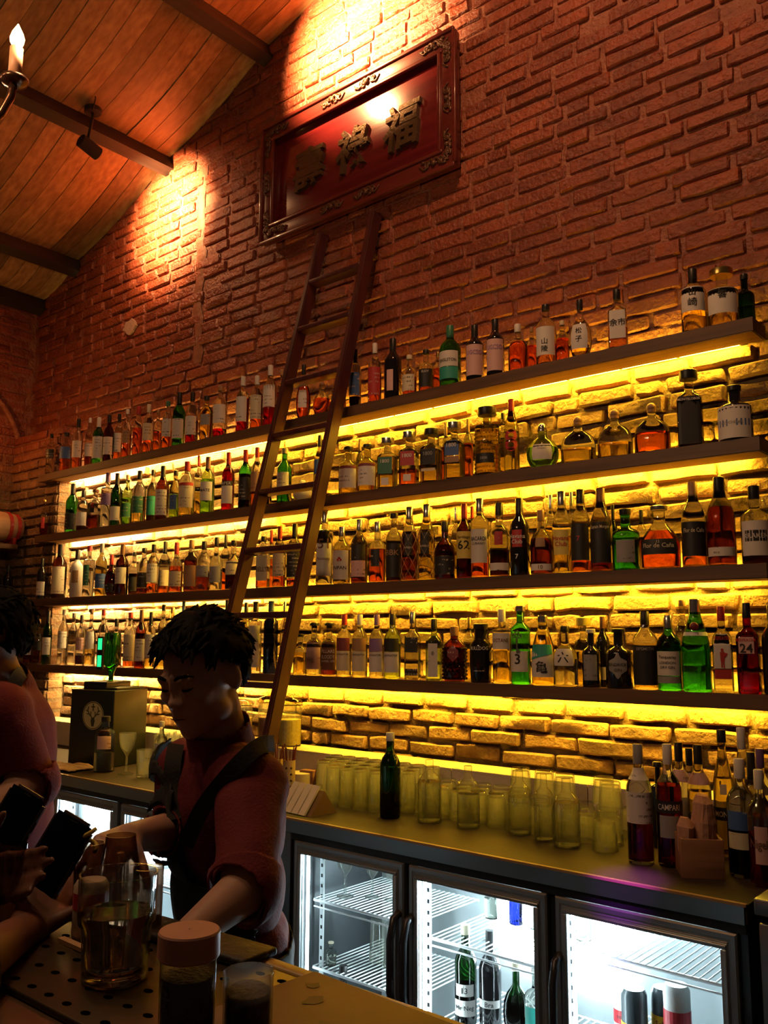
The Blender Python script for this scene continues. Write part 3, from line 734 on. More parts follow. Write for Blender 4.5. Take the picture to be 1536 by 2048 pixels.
# x, width, top (picture pixels of the shelf front) shape glass liquid level cap labels row
ROWS = {1: """
110 20 869 std c W .5 sk k.38,.60 f
134 24 865 apo c A .35 sk u.32,.62 f
158 20 838 std c A .30 lk w.22,.55 f
181 16 836 std c B .5 sw w.25,.50 b
199 22 835 wine g - 0 fw w.12,.58 f
220 20 830 std a B .5 lk w.15,.52 f
239 18 828 std c A .55 lk w.22,.60 b
256 18 819 std c O .5 sw n.30,.55 f
278 20 813 slim c O .55 lr - f
299 22 809 std c A .25 lc c.25,.60 f
317 17 819 std c A .5 sn - b
337 21 803 std c A .40 sg w.25,.62 f
360 25 785 wine g - 0 fk w.14,.50 f
386 25 785 std c R .45 lk w.16,.52 f
414 29 792 flask y Y .75 sk e.34,.58@40 f
442 28 772 std c R .16 sn w.26,.62 f
487 26 753 std c R .60 lw w.18,.62 f
515 26 752 std c A .62 lw c.18,.62 f
542 28 731 std c R .35 lw w.30,.66 f
564 20 739 std c A .6 sn c.2,.5 b
608 30 730 globe c O .60 lk w.20,.52@35 f
644 36 764 globe c O .50 bn - f
684 18 710 std c A .55 sw - b
711 24 699 std c D .18 fk u.20,.58 f
750 27 687 std c O .5 lw r.12,.58 f
786 35 678 wine k - 0 fk i.12,.46@22 f
819 29 711 apo c O .45 sc c.10,.50 f
852 30 700 apo c A .40 sk k.10,.52 f
876 20 705 std c A .6 so - b
900 43 652 std g - 0 fg w.30,.55/t.10,.29 f
949 36 651 wine k - 0 fk i.08,.62 f
990 36 639 wine k - 0 fk i.08,.62 f
1035 39 649 dec c O .62 lw - f
1063 20 655 std c O .6 sn - b
1091 40 610 std c P .34 sk w.14,.60 f
1124 26 642 std c O .6 sc - b
1159 44 600 globe c Y .16 lk w.14,.56@50 f
1233 43 580 sq c P .34 lk w.16,.62@40 f
1384 49 539 std c Y .30 fk w.30,.68 f
1442 60 540 apo c Y .30 wo w.18,.62 f
1487 36 549 apo d - 0 sk - b
""", 2: """
96 31 1000 fan c R .35 co r.20,.50@25 f
122 20 997 std c D .35 sw - b
147 25 968 wine g - 0 fk k.05,.38 f
168 24 981 std c D .30 lk w.12,.45 f
192 29 979 sq c B .35 cb k.40,.60@18/r.52,.64@12 f
217 24 946 cyl c W .5 lp v.40,.62 f
238 23 947 wine d - 0 fk w.10,.36 f
256 20 950 std l G .55 sn g.18,.45 b
283 27 942 std c Y .5 lk g.18,.50 f
307 22 940 std c D .4 sk t.15,.50 b
327 26 932 wine a B .5 fk w.08,.55 f
352 23 942 std y G .5 sk u.18,.48@38 f
378 32 924 std c Y .3 lr c.15,.55/r.54,.60 f
397 18 911 std c Y .4 lr - b
417 28 914 std l G .6 fb w.22,.55 f
458 25 905 wine c R .72 fr w.12,.42/k.42,.50 f
492 26 900 wine g D .58 fr k.14,.52 f
515 23 895 std c A .5 lr n.25,.58 f
537 18 888 wine a B .5 fk - b
570 29 897 wine g G .4 sc w.26,.55 f
640 24 871 std c W .4 lk u.40,.62@45 b
698 38 894 apo y Y .25 ck w.12,.52/m.52,.58 f
719 18 878 std c A .5 fn - b
735 38 889 apo y Y .25 ck w.12,.52/m.52,.58 f
775 43 876 sq c Y .62 ws g.28,.60@38/w.06,.20@22 f
818 43 864 sq c A .30 ws r.36,.62@38/w.08,.20@22 f
864 45 858 sq c Y .60 wk k.32,.60@38/c.20,.25@38 f
890 18 846 std c A .6 fn - b
910 44 845 sq c Y .60 ws u.40,.66@38/n.28,.38@38 f
934 20 838 std c A .6 fn - b
975 54 816 cyl y Y .66 wk k.16,.30@50 f
1004 20 826 std c Y .6 sk - b
1022 31 799 slim y W .55 fr - f
1084 64 847 globe l G .45 bs w.16,.50@38 f
1155 70 833 bell c Y .30 bn - f
1228 70 819 bell c Y .30 bn - f
1302 70 806 bell c A .40 bn - f
1376 56 742 sq c D .62 wk k.03,.64@42 f
1467 66 772 apo k - 0 sk w.03,.60@70/u.24,.36@72 f
""", 3: """
92 20 1117 wine k - 0 fk w.08,.42 f
122 28 1089 wine a B .5 fk c.08,.58 f
156 24 1100 wine w - 0 fk n.30,.56@30 f
180 22 1092 cyl c W .5 sr g.22,.62@32 f
205 22 1087 std y Y .5 le u.15,.42 f
224 26 1110 globe a B .5 fr k.08,.30@45 f
248 25 1089 wine a B .5 fb w.22,.54 f
269 20 1104 std c D .5 sk k.10,.42 b
289 25 1096 std c B .12 sk k.14,.46 f
311 24 1089 std c A .2 lk w.22,.60 f
331 22 1083 std c A .2 fk c.15,.45 b
354 28 1085 dec c O .52 fr c.12,.42 f
384 28 1080 std c B .6 ln n.10,.50 f
409 28 1083 std c B .35 lk e.28,.50 f
434 26 1075 dec c W .4 lk e.15,.45 f
452 18 1070 std c A .4 fk - b
468 32 1081 dec c D .38 sk c.30,.58 f
528 30 1073 sq c A .18 sk c.14,.62@40 f
543 16 1060 std c A .5 fr - b
560 26 1053 std c A .2 fr c.18,.55 f
590 30 1048 std c A .12 fk k.15,.62 f
650 33 1020 cyl c W .3 ls w.12,.74 f
684 35 1054 std c Y .60 ls w.08,.58 f
719 33 1039 std c B .60 ls k.36,.60/i.10,.35 f
755 34 1044 apo c O .55 ls k.26,.54@32 f
788 32 1027 wine c D .5 ck k.06,.55 f
819 33 1014 slim c B .66 ls k.34,.62@30 f
853 35 1009 slim y Y .66 ls k.34,.62@30 f
890 42 1044 dec a B .6 lk k.08,.40 f
911 18 1015 std c Y .5 ls - b
928 32 1008 wine a B .6 fr y.26,.62 f
944 18 1013 std c A .5 lr - b
959 36 997 tall c O .28 ls w.18,.60 f
998 40 1006 apo c D .36 lk w.08,.18/r.42,.60@24 f
1038 39 997 wine k - 0 fk r.36,.58@30 f
1082 44 1021 dec c B .56 ln w.06,.16/n.42,.56@25 f
1100 24 990 std c Y .6 ls - b
1123 40 983 slim c Y .45 ls y.22,.52@45 f
1142 20 985 std c Y .6 ls - b
1161 40 979 slim c A .14 lk k.14,.58 f
1198 44 977 slim c B .10 fb k.10,.58 f
1225 18 1010 wine d - 0 fk - b
1250 54 1018 apo g G .5 sk e.12,.48@40 f
1281 22 1020 std c A .5 fk - b
1317 78 1012 tri c O .60 cs k.22,.46@60 f
1384 48 964 slim c A .20 fn k.12,.52@70 f
1436 55 955 slim c B .66 fk w.10,.20 f
1506 55 972 apo c D .12 lk w.10,.54/k.28,.42@45 f
""", 4: """
66 18 1240 std c A .2 sw w.2,.4 f
86 20 1238 dec c A .3 sn k.3,.5 f
104 24 1222 wine g - 0 fk w.18,.50 f
130 20 1219 std c W .5 sw w.3,.6 f
148 18 1226 std c W .4 sk - b
164 18 1230 std c D .2 lk i.3,.55 f
184 22 1218 dec c Y .4 dn w.3,.6 f
208 20 1220 std c A .4 sr c.2,.5 f
234 24 1237 dec c O .4 lk t.2,.4 f
262 24 1225 std c A .4 sr c.12,.6 f
284 22 1220 wine a B .6 fb w.12,.50 f
303 20 1224 std c Y .5 fk w.18,.60 f
328 20 1209 std c Y .5 sk - f
346 20 1215 std y Y .5 sn c.2,.5 b
368 18 1201 std c W .5 fu - f
455 22 1200 std c Y .5 lk w.2,.5 b
493 22 1205 std y Y .5 lk - b
512 26 1203 cyl c W .3 lk w.08,.66 f
543 29 1202 tall b - 0 fu - f
570 18 1203 std c W .3 ls - b
601 28 1268 apo c Y .55 ck - f
629 32 1245 apo c W .5 dk i.12,.62 f
659 32 1245 apo c B .12 dk b.12,.62 f
689 30 1229 std c W .5 lr m.42,.62/c.10,.41 f
720 31 1229 std c W .5 lw n.42,.62/c.10,.41 f
754 30 1229 std c W .5 lv v.42,.62/w.10,.41 f
785 33 1228 std l W .5 lk k.42,.62/w.10,.41 f
825 36 1224 sq c W .45 ls k.40,.62@40/k.06,.16@40 f
868 37 1238 sq l W .5 lk w.06,.60@30 f
909 50 1253 flask a B .6 ln m.36,.66@-40 f
938 24 1235 std c Y .5 lo - b
961 44 1247 bull k - 0 sk - f
1003 38 1219 cyl c Y .66 lw w.46,.68 f
1040 39 1212 tall g G .42 cs w.16,.42 f
1085 47 1231 con y Y .72 ss w.12,.58 f
1137 49 1252 dec c W .45 sk w.34,.62@50 f
1162 40 1235 apo c Y .5 wy - b
1181 36 1258 apo k - 0 cw e.12,.56@45 f
1204 28 1233 std k - 0 lb c.10,.28 b
1236 53 1257 apo k - 0 ck e.16,.60@-60 f
1290 49 1223 std c Y .14 lk k.06,.56@75 f
1339 47 1231 std g G .6 ls w.20,.52/e.10,.19 f
1362 30 1200 std c Y .5 cn - b
1393 56 1198 con g G .5 ls s.60,.64@85 f
1443 44 1213 sq c W .5 lr w.28,.68@40/r.16,.27@40 f
1488 49 1206 sq r R .66 lk i.44,.62@34 f
1530 40 1210 std k - 0 lk - f
"""}
TEXTS = {
 (1, 852): [('ELOY', .46, .05, 'w')], (1, 900): [('SINGLETON', .40, .05, 'k')], (1, 949): [('UGCSO', .48, .08, 'v')], (1, 990): [('UGCSO', .48, .08, 'v')],
 (1, 1091): [('山', .36, .10, 'k'), ('陵', .24, .10, 'k')], (1, 1159): [('松', .44, .10, 'k'), ('子', .30, .10, 'k')], (1, 1233): [('余市', .42, .12, 'k')],
 (1, 1384): [('山', .58, .10, 'k'), ('崎', .43, .13, 'k')], (1, 1442): [('響', .50, .14, 'k')],
 (2, 217): [], (2, 417): [('MATE', .40, .05, 'k')], (2, 458): [('APER', .46, .05, 'w')],
 (2, 775): [('1800', .52, .07, 'w')], (2, 818): [('1800', .54, .07, 'w')], (2, 864): [('1800', .52, .07, 'e')], (2, 910): [('1800', .58, .07, 'w')],
 (2, 975): [('1800', .23, .04, 'e')], (2, 1022): [('8', .42, .30, 'r')], (2, 1084): [('DonJulio', .40, .05, 'e')], (2, 1376): [('MONTELOBOS', .60, .03, 'w')],
 (2, 1467): [('ECTCHEMIE', .30, .05, 'e')],
 (3, 528): [("BELL'S", .36, .09, 'b')], (3, 650): [('51', .54, .13, 'b'), ('Pirassununga', .34, .05, 'b')], (3, 684): [('INPAN', .28, .06, 'k'), ('♣', .42, .09, 'r')],
 (3, 819): [('AÑEJO', .44, .04, 'c')], (3, 853): [('AÑEJO', .44, .04, 'c')], (3, 788): [('BBK', .42, .08, 'n')], (3, 928): [('62', .44, .12, 'k'), ('Santiago', .54, .05, 'k')],
 (3, 959): [('BACARDI', .48, .06, 'k'), ('CUBANO', .42, .03, 'k')], (3, 1038): [('Havana', .50, .055, 'w'), ('Club', .43, .055, 'w'), ('7', .24, .06, 'w')],
 (3, 1082): [('10', .11, .06, 'b')], (3, 1123): [('Havana', .42, .055, 'r'), ('Club', .35, .055, 'r')], (3, 1161): [('7', .40, .06, 'r')],
 (3, 1198): [('Captain Morgan', .52, .05, 'c')], (3, 1317): [('Flor de Caña', .36, .07, 'c'), ('12', .42, .04, 'c')], (3, 1384): [('Flor de Caña', .42, .05, 'c')],
 (3, 1506): [('KRAKEN', .35, .06, 'w')],
 (4, 659): [('PILLARS', .46, .06, 'w'), ('BLOODY', .36, .07, 'w'), ('BARREL GIN', .28, .04, 'w')], (4, 512): [('vodka', .46, .06, 'e')],
 (4, 961): [('BULLDOG', .58, .06, 'w'), ('London Dry Gin', .2, .025, 'w')], (4, 1003): [('OCTANE', .58, .05, 'b')], (4, 1040): [('3', .32, .13, 'k')],
 (4, 1085): [('亀', .26, .17, 'k')], (4, 1137): [('六', .48, .18, 'k')], (4, 1236): [("HENDRICK'S", .40, .05, 'k'), ('GIN', .31, .05, 'k')],
 (4, 1290): [('SIPSMITH', .52, .04, 'e')], (4, 1339): [('Tanqueray', .44, .05, 'k'), ('LONDON', .37, .035, 'k'), ('DRY GIN', .31, .035, 'k')],
 (4, 1443): [('BEEFEATER', .63, .06, 'r')], (4, 1488): [('24', .50, .10, 'k'), ('BEEFEATER', .59, .03, 'r')],
 (4, 689): [('NAVIGATOR', .36, .03, 'k')], (4, 720): [('NAVIGATOR', .36, .03, 'k')], (4, 754): [('NAVIGATOR', .36, .03, 'k')], (4, 785): [('NAVIGATOR', .36, .03, 'k')],
}
SHN = {1: 'top shelf', 2: 'second shelf', 3: 'third shelf', 4: 'lowest shelf'}
SHAPE_N = {'wine': 'long-necked bottle', 'sq': 'square bottle', 'globe': 'round-bellied bottle', 'bell': 'bell-shaped bottle', 'apo': 'stout bottle', 'dec': 'decanter bottle', 'fan': 'fan-shaped decanter', 'tri': 'broad-shouldered bottle', 'flask': 'flask bottle', 'con': 'conical bottle', 'slim': 'slender bottle', 'cyl': 'straight-sided bottle', 'bull': 'broad-necked bottle', 'tall': 'tall bottle', 'std': 'bottle'}
def add_extra(root, k, x, h, r):
    """special marks and fittings of single bottles"""
    def patch(name, m_, poly, y, par=root):
        b = MB(); n = len(poly)
        b.v = [Vector((p[0], y, p[1])) for p in poly]; b.f = [tuple(range(n))]; return b.build(name, m_, par, fix=False)
    def disc(name, m_, cx, cz, rr, y, n=20, sx=1.0): return patch(name, m_, [(cx + rr * sx * math.cos(2 * PI * i / n), cz + rr * math.sin(2 * PI * i / n)) for i in range(n)], y)
    if (k, x) == (3, 650): 
        pass
    if (k, x) == (3, 1506):
        for s in (-1, 1):
            b = MB(); b.tube([(s * (r * .42 + .014 + .015 * math.cos(t)), 0, h * .74 + .017 * math.sin(t)) for t in [i * 2 * PI / 12 for i in range(13)]], .0035, 6)
            b.build('ring_handle', M_CLEAR, root, smooth=True)
    if (k, x) == (4, 1339) or (k, x) == (4, 1393):
        z = h * (.60 if x == 1339 else .70); b = MB(); b.sphere((0, -r * .82, z), (r * .30, .006, r * .30), 14, 8)
        b.build('wax_seal', mat('wax_red', (0.16, 0.02, 0.015), 0.4), root, smooth=True)
    if (k, x) == (4, 1040):
        km = mat('pewter', (0.18, 0.17, 0.15), 0.4, 0.8); b = MB(); y = -r - .004; z = h * .60
        for dx, dz in ((0, .018), (-.012, .004), (.012, .004)):
            b.tube([(dx + .007 * math.cos(t), y, z + dz + .007 * math.sin(t)) for t in [i * 2 * PI / 10 for i in range(11)]], .0022, 6)
        b.bx(-.003, .003, y - .002, y + .002, z - .062, z); b.bx(0, .011, y - .002, y + .002, z - .060, z - .048)
        b.build('key_emblem', km, root)
    if (k, x) == (4, 868):
        disc('oval_portrait', ink((0.25, 0.24, 0.23)), 0, h * .44, r * .28, -r * .9 - .003, sx=.7)
    if (k, x) == (4, 1443):
        rm = ink(CC['r'][1]); y = -r * .9 - .003
        for poly in ([(-.006, .36), (.006, .36), (.008, .47), (-.007, .47)], [(-.004, .475), (.004, .475), (.004, .51), (-.004, .51)], [(-.005, .29), (-.001, .29), (0, .36), (-.005, .36)], [(.002, .285), (.006, .285), (.005, .36), (.001, .36)], [(.008, .40), (.016, .44), (.016, .455), (.007, .46)]):
            patch('yeoman_print', rm, [(p[0], p[1] * h) for p in poly], y)
    if (k, x) == (4, 1085):
        b = MB()
        for i, (z0, z1) in enumerate(((.36, .58),)):
            for j in range(8):
                a0 = -PI / 2 - 1.0 + j * .25; a1 = a0 + .25
                zz0 = (.36 + j * .012) * h; zz1 = (.36 + (j + 1) * .012) * h
                f = lambda z: r * (1 if z < .44 * h else 1 - (z / h - .44) * .83) + .0022
                b.quad((math.cos(a0) * f(zz0), math.sin(a0) * f(zz0), zz0), (math.cos(a1) * f(zz1), math.sin(a1) * f(zz1), zz1), (math.cos(a1) * f(.58 * h), math.sin(a1) * f(.58 * h), .58 * h), (math.cos(a0) * f(.58 * h), math.sin(a0) * f(.58 * h), .58 * h))
        b.build('teal_print', paper('t', True), root, fix=False)
    if (k, x) == (3, 650) or (k, x) == (3, 755):
        pass
    if (k, x) in ((3, 819), (3, 853)):
        b = MB()
        for s in (-1, 1):
            for q in range(6):
                pts = []
                for i in range(13):
                    z = h * (.03 + .62 * i / 12); rr = r * (1 if z < .52 * h else 1 - (z / h - .52) * 1.1) + .001
                    a = q * PI / 3 + s * i * .26; pts.append((math.cos(a) * rr, math.sin(a) * rr, z))
                b.tube(pts, .0009, 4)
        b.build('net', mat('straw_net', (0.42, 0.28, 0.14), 0.7), root)
    if (k, x) == (2, 975):
        b = MB()
        for i in range(10):
            for j in range(26):
                a = j * 2 * PI / 26 + (i % 2) * .12; z = h * (.04 + .062 * i)
                if .15 * h < z < .31 * h and math.cos(a + PI / 2) > .6: continue
                b.sphere((math.cos(a) * r, math.sin(a) * r, z), (.0042, .0042, .0042), 5, 4)
        tag(b.build('dimples', glass_of('y'), root, smooth=True), kind='stuff')
    if (k, x) == (4, 909):
        b = MB()
        for i in range(9):
            for j in range(16):
                a = j * 2 * PI / 16 + (i % 2) * .2; z = h * (.06 + .066 * i); rr = r * (.97 if z < .6 * h else .85)
                if math.cos(a + PI / 2) > .72 and z > .34 * h: continue
                b.sphere((math.cos(a) * rr, math.sin(a) * rr * .55, z), (.006, .005, .006), 5, 4)
        tag(b.build('studs', glass_of('a'), root, smooth=True), kind='stuff')
    if (k, x) == (1, 1442):
        b = MB(); y = -r * .9 - .004
        b.quad((-r * .6, y + .012, h * .27), (r * .55, y + .012, h * .30), (r * .55, y + .012, h * .325), (-r * .6, y + .012, h * .295)); b.build('brush_stroke', ink(CC['m'][1]), root, fix=False)
bottle_things = {}
rbt = random.Random(5)
for k, rows in ROWS.items():
    rows = [r.split() for r in rows.strip().splitlines()]
    zt = SHELF_Z[k]; items = []
    for q in rows:
        x, wpx, top = int(q[0]), float(q[1]), float(q[2]); shape, rw = q[3], q[9]
        yc = -0.134 if rw == 'f' else -0.074
        p = onY(x, top, yc); h = p.z - zt
        dep = proj((p.x, yc, zt + h / 2))[2]; r = wpx * dep / F_PX / 2
        sy = prof_of(shape)[2]; sq = prof_of(shape)[1]
        if sq: r *= 0.86
        rmax = (0.051 if rw == 'f' else 0.033)
        if r * sy > rmax: r = rmax / sy
        th = math.atan2(CAM.x - p.x, p.y - CAM.y)
        if p.x - r < px1 + .01: yc = min(yc, pyf - .03 - r * sy) if rw == 'f' else yc
        if p.x - r < px1 + .01 and rw == 'b': continue
        if p.x - r < px1 + .03: r = min(r, 0.029); yc = -.152
        items.append(dict(x=p.x, y=yc, r=r, h=h, q=q, px=x, th=th, sy=sy, foot=r * (1.2 if sq else (1 + sy) / 2)))
    # nudge neighbours apart so that no two bottles share the same spot
    for it in range(60):
        for i, a in enumerate(items):
            for b in items[i + 1:i + 6]:
                dx, dy = b['x'] - a['x'], b['y'] - a['y']; dd = math.hypot(dx, dy) + 1e-6
                need = (a['foot'] + b['foot']) * 1.04 + .001
                if dd < need:
                    s_ = (need - dd) * .5
                    for o_, sg in ((a, -1), (b, 1)):
                        o_['x'] += sg * dx / dd * s_ * .35; o_['y'] += sg * dy / dd * s_ * .8
        for o_ in items:
            f_ = o_['foot']; back = -0.042 if o_['x'] - f_ > px1 + .02 else pyf - .018
            o_['y'] = max(SH_F + min(f_, .05) * .82, min(back - f_, o_['y']))
    for i, a in enumerate(items):
        for b in items[i + 1:i + 6]:
            dd = math.hypot(b['x'] - a['x'], b['y'] - a['y']); need = (a['foot'] + b['foot']) * 1.03
            if dd < need:
                f_ = max(.72, dd / need)
                for o_ in (a, b): o_['r'] *= f_; o_['foot'] *= f_
    n = 0
    for o_ in items:
        n += 1; q = o_['q']; x = o_['px']; wpx = float(q[1])
        shape, g, lq, lvl, cap, lab = q[3], q[4], q[5], float(q[6]), q[7], q[8]
        rz = o_['th'] * 0.62 + rbt.uniform(-.14, .14)
        gd = GL[g][0]
        d = '%s %s' % (gd if lq == '-' or g != 'c' else LQ[lq][0] + '-filled' if LQ[lq][0] != 'clear' else 'clear', SHAPE_N[shape])
        capn = CC[cap[1]][0]; labs = parse_labels(lab)
        ld = (CC[labs[0][0]][0] + ' label') if labs else 'no label'
        label = '%s, %s cap, %s, %s from left on the %s' % (d, capn, ld, ordinal(n), SHN[k])
        t = thing('bottle', label, 'bottle', (o_['x'], o_['y'], zt), rz, 'bottles on the ' + SHN[k])
        make_bottle(t, o_['h'], o_['r'], shape, g, lq, lvl, cap, labs, TEXTS.get((k, x), []), seg=24 if wpx > 30 else 16)
        add_extra(t, k, x, o_['h'], o_['r'])
        bottle_things[k, x] = t

p = onY(606, 985, -.13)
cer = thing('ceramic_flask', 'round cream ceramic flask with ball stopper on the second shelf behind the ladder', 'flask', (p.x, -.13, SHELF_Z[2]))
b = MB(); b.lathe([(.030, 0), (.040, .006), (.052, .024), (.054, .036), (.046, .052), (.030, .062), (.016, .068), (.014, .076)], 22, sy=.85); obj('body', autosmooth(b.mesh('body'), .9), mat('cream_ceramic', (.62, .56, .40), .3), cer)
b = MB(); b.sphere((.0, 0, .090), (.019, .019, .017), 14, 9); obj('ball_stopper', autosmooth(b.mesh('ball_stopper'), .9), mat('cream_ceramic', (.62, .56, .40), .3), cer)

# ================================================================== SIGN BOARD
def extruded_text(name, s, mat_, parent, origin, height, depth, bold, sx=1.0, shear=0.0):
    """raised characters facing -y"""
    vs, fs, dim = text_mesh(s, bold); k = height / dim[1]
    bm = bmesh.new(); o = Vector(origin)
    bv = [bm.verts.new(o + Vector((v.x * k * sx + shear * v.y * k, 0, v.y * k))) for v in vs]
    for f in fs:
        try: bm.faces.new([bv[i] for i in f])
        except ValueError: pass
    r = bmesh.ops.extrude_face_region(bm, geom=list(bm.faces))
    for g in r['geom']:
        if isinstance(g, bmesh.types.BMVert): g.co.y -= depth
    bmesh.ops.recalc_face_normals(bm, faces=bm.faces)
    me = bpy.data.meshes.new(name); bm.to_mesh(me); bm.free()
    return obj(name, me, mat_, parent)
SXa, SXb, SZa, SZb = -3.545, -2.218, 3.738, 4.422
M_LACQ = wood('red_lacquer', (0.085, 0.006, 0.008), (0.15, 0.012, 0.014), 0.24, 'X', 2.0, coat=0.6)
M_FRAME = wood('frame_lacquer', (0.085, 0.012, 0.010), (0.14, 0.020, 0.015), 0.32, 'X', 3.0, coat=0.3)
M_GILT = mat('old_gilt', (0.13, 0.080, 0.040), 0.42, 0.55, bump=0.4, bscale=60)
M_CARVE = mat('carved_wood', (0.10, 0.042, 0.022), 0.38, 0.25, bump=0.3, bscale=60)
sign = thing('wall_sign', 'red lacquered wooden plaque with three raised characters in a carved frame', 'sign', ((SXa + SXb) / 2, -0.03, SZa))
sw, sh = SXb - SXa, SZb - SZa
rbox('panel', M_LACQ, sign, -sw / 2 + .06, sw / 2 - .06, -0.012, 0.0, .06, sh - .06, .002)
fwid = 0.088
def frame_bar(x0, x1, z0, z1, horizontal):
    rbox('frame_bar', M_FRAME, sign, x0, x1, -0.040, 0.006, z0, z1, .006)
    if horizontal:
        inner = z1 if z0 < .1 else z0
        rbox('moulding', M_FRAME, sign, x0 + .07, x1 - .07, -0.048, -0.030, inner - .009, inner + .009, .004)
        outer = z0 if z0 < .1 else z1
        rbox('moulding', M_FRAME, sign, x0, x1, -0.050, -0.030, outer - .010, outer + .010, .004)
    else:
        inner = x1 if x0 < 0 else x0
        rbox('moulding', M_FRAME, sign, inner - .009, inner + .009, -0.048, -0.030, z0 + .0, z1 - .0, .004)
        outer = x0 if x0 < 0 else x1
        rbox('moulding', M_FRAME, sign, outer - .010, outer + .010, -0.050, -0.030, z0 - .08, z1 + .08, .004)
frame_bar(-sw / 2, sw / 2, 0, fwid, True); frame_bar(-sw / 2, sw / 2, sh - fwid, sh, True)
frame_bar(-sw / 2, -sw / 2 + fwid, fwid, sh - fwid, False); frame_bar(sw / 2 - fwid, sw / 2, fwid, sh - fwid, False)
def scroll(cx, cz, L, horizontal):
    b = MB(); rr = random.Random(int(cx * 100 + cz * 7))
    def P(u, v): return (cx + u, -0.043, cz + v) if horizontal else (cx + v, -0.043, cz + u)
    for s in (-1, 1):
        pts = []
        for i in range(12):
            t = i / 11; u = s * L * (t - .05) * .5; pts.append(P(u, 0.022 * math.sin(t * 7.0) * (1 - .3 * t)))
        b.tube(pts, [0.010 - .006 * i / 11 for i in range(12)], 6)
        c = (s * L * .22, 0.0)
        b.tube([P(c[0] + .017 * (1 - j / 14) * math.cos(j * .75), c[1] + .022 * (1 - j / 16) * math.sin(j * .75)) for j in range(13)], .006, 6)
    for j in range(7):
        u = (rr.random() - .5) * L * .8
        q = P(u, (rr.random() - .5) * .045); b.sphere(q, (.014 if horizontal else .008, .007, .008 if horizontal else .014), 7, 5)
    b.sphere(P(0, 0), .015, 8, 6)
    b.build('carved_scroll', M_CARVE, sign, smooth=True)
for u in (-.50, -.165, .165, .50):
    scroll(u * sw * .55 if abs(u) < .4 else u * (sw - .24), fwid / 2, .18, True); scroll(u * sw * .55 if abs(u) < .4 else u * (sw - .24), sh - fwid / 2, .18, True)
for v in (.16, .5, .84):
    scroll(-sw / 2 + fwid / 2, sh * v, .16, False); scroll(sw / 2 - fwid / 2, sh * v, .16, False)
for ch, px, py in (('福', 806, 254), ('祿', 709, 299), ('壽', 621, 338)):
    c = onY(px, py, -0.045)
    extruded_text('raised_character', ch, M_GILT, sign, (c.x - sign.location.x, -0.012, c.z - sign.location.z), 0.235, 0.024, 0.022, 0.92, 0.10)

# ================================================================== LADDER
lad = thing('ladder', 'dark red wooden ladder leaning against the bottle shelves', 'ladder', (-2.94, -0.72, CZ + .012))
def lad_y(z): return -0.05 - (3.66 - z) * 0.2448
def rail(name, xt, xb, z1=3.66):
    a = Vector((xb, lad_y(CZ + .012), CZ + .014)) - lad.location; c = Vector((xt, lad_y(z1), z1)) - lad.location
    d = (c - a); L = d.length; rot = d.to_track_quat('Z', 'Y').to_matrix()
    ex = (rot.transposed() @ Vector((1, 0, 0))); ex.z = 0; ang = math.atan2(ex.y, ex.x)
    rot = rot @ Matrix.Rotation(ang, 3, 'Z')
    me = MB().box((0, 0, 0), (0.034, 0.066, L)).mesh(name); bm = bmesh.new(); bm.from_mesh(me)
    bmesh.ops.bevel(bm, geom=list(bm.edges), offset=.006, segments=2, affect='EDGES'); bm.to_mesh(me); bm.free()
    me.transform(Matrix.Translation((a + c) / 2) @ rot.to_4x4())
    return obj(name, autosmooth(me, .9), M_LADDER, lad)
rail('rail', -3.080, -3.160); rail('rail', -2.716, -2.742)
for z in (3.372, 3.105, 2.815, 2.54, 2.258, 1.977, 1.68, 1.385, 1.10):
    t = (3.66 - z) / 2.736; xl = -3.080 - .080 * t + .012; xr = -2.716 - .026 * t - .012; y = lad_y(z)
    rbox('rung', M_LADDER, lad, xl + 2.94, xr + 2.94, y + .72 - .034, y + .72 + .034, z - CZ - .004 - .026, z - CZ - .004, .004)

# ================================================================== SPOTLIGHT FIXTURES
def spot_fixture(loc, ceil_pt, target, label):
    loc = Vector(loc); t = thing('track_spotlight', label, 'spotlight', ceil_pt)
    off = Vector(ceil_pt); d = (Vector(target) - loc).normalized(); rot = d.to_track_quat('Z', 'Y').to_matrix()
    b = MB(); b.lathe([(.045, -.028), (.05, -.024), (.05, 0)], 18); b.build('canopy', M_BLACKM, t, smooth=False)
    b = MB(); b.tube([(0, 0, -.025), (0, 0, -.06), tuple((loc - off) * .8 - d * .02)], .009, 8); b.build('arm', M_BLACKM, t, smooth=True)
    me = MB().lathe([(.030, -.075), (.040, -.07), (.040, .055), (.036, .058), (.036, .03)], 20, cap1=False).mesh('head'); me.transform(Matrix.Translation(loc - off) @ rot.to_4x4())
    obj('head', autosmooth(me, .7), M_BLACKM, t)
    me = MB().lathe([(.033, .028), (.033, .032)], 16).mesh('lens'); me.transform(Matrix.Translation(loc - off) @ rot.to_4x4())
    obj('lens', me, emis('spot_lens', (1, .7, .4), 6), t)
    b = MB(); b.tube([(.03, -.02, -.03), (.09, -.05, -.05), (.14, -.07, -.03), (.19, -.10, -.055)], .004, 6); b.build('cable', M_BLACKM, t)
    return t
for sp_, ai_, lb_ in ((SPOT2, AIM2, 'black ceiling spotlight hanging beside the middle beam'), (SPOT1, AIM1, 'black ceiling spotlight above the plaque, over the top picture edge'), (FILL_SPOT, FILL_AIM, 'added black fill spotlight over the right half of the wall, above the picture')):  # the last fixture is added to go with the fill lamp
    spot_fixture(sp_, (sp_.x + .04, sp_.y - .02, ceil_z(sp_.x) - .06), ai_, lb_)

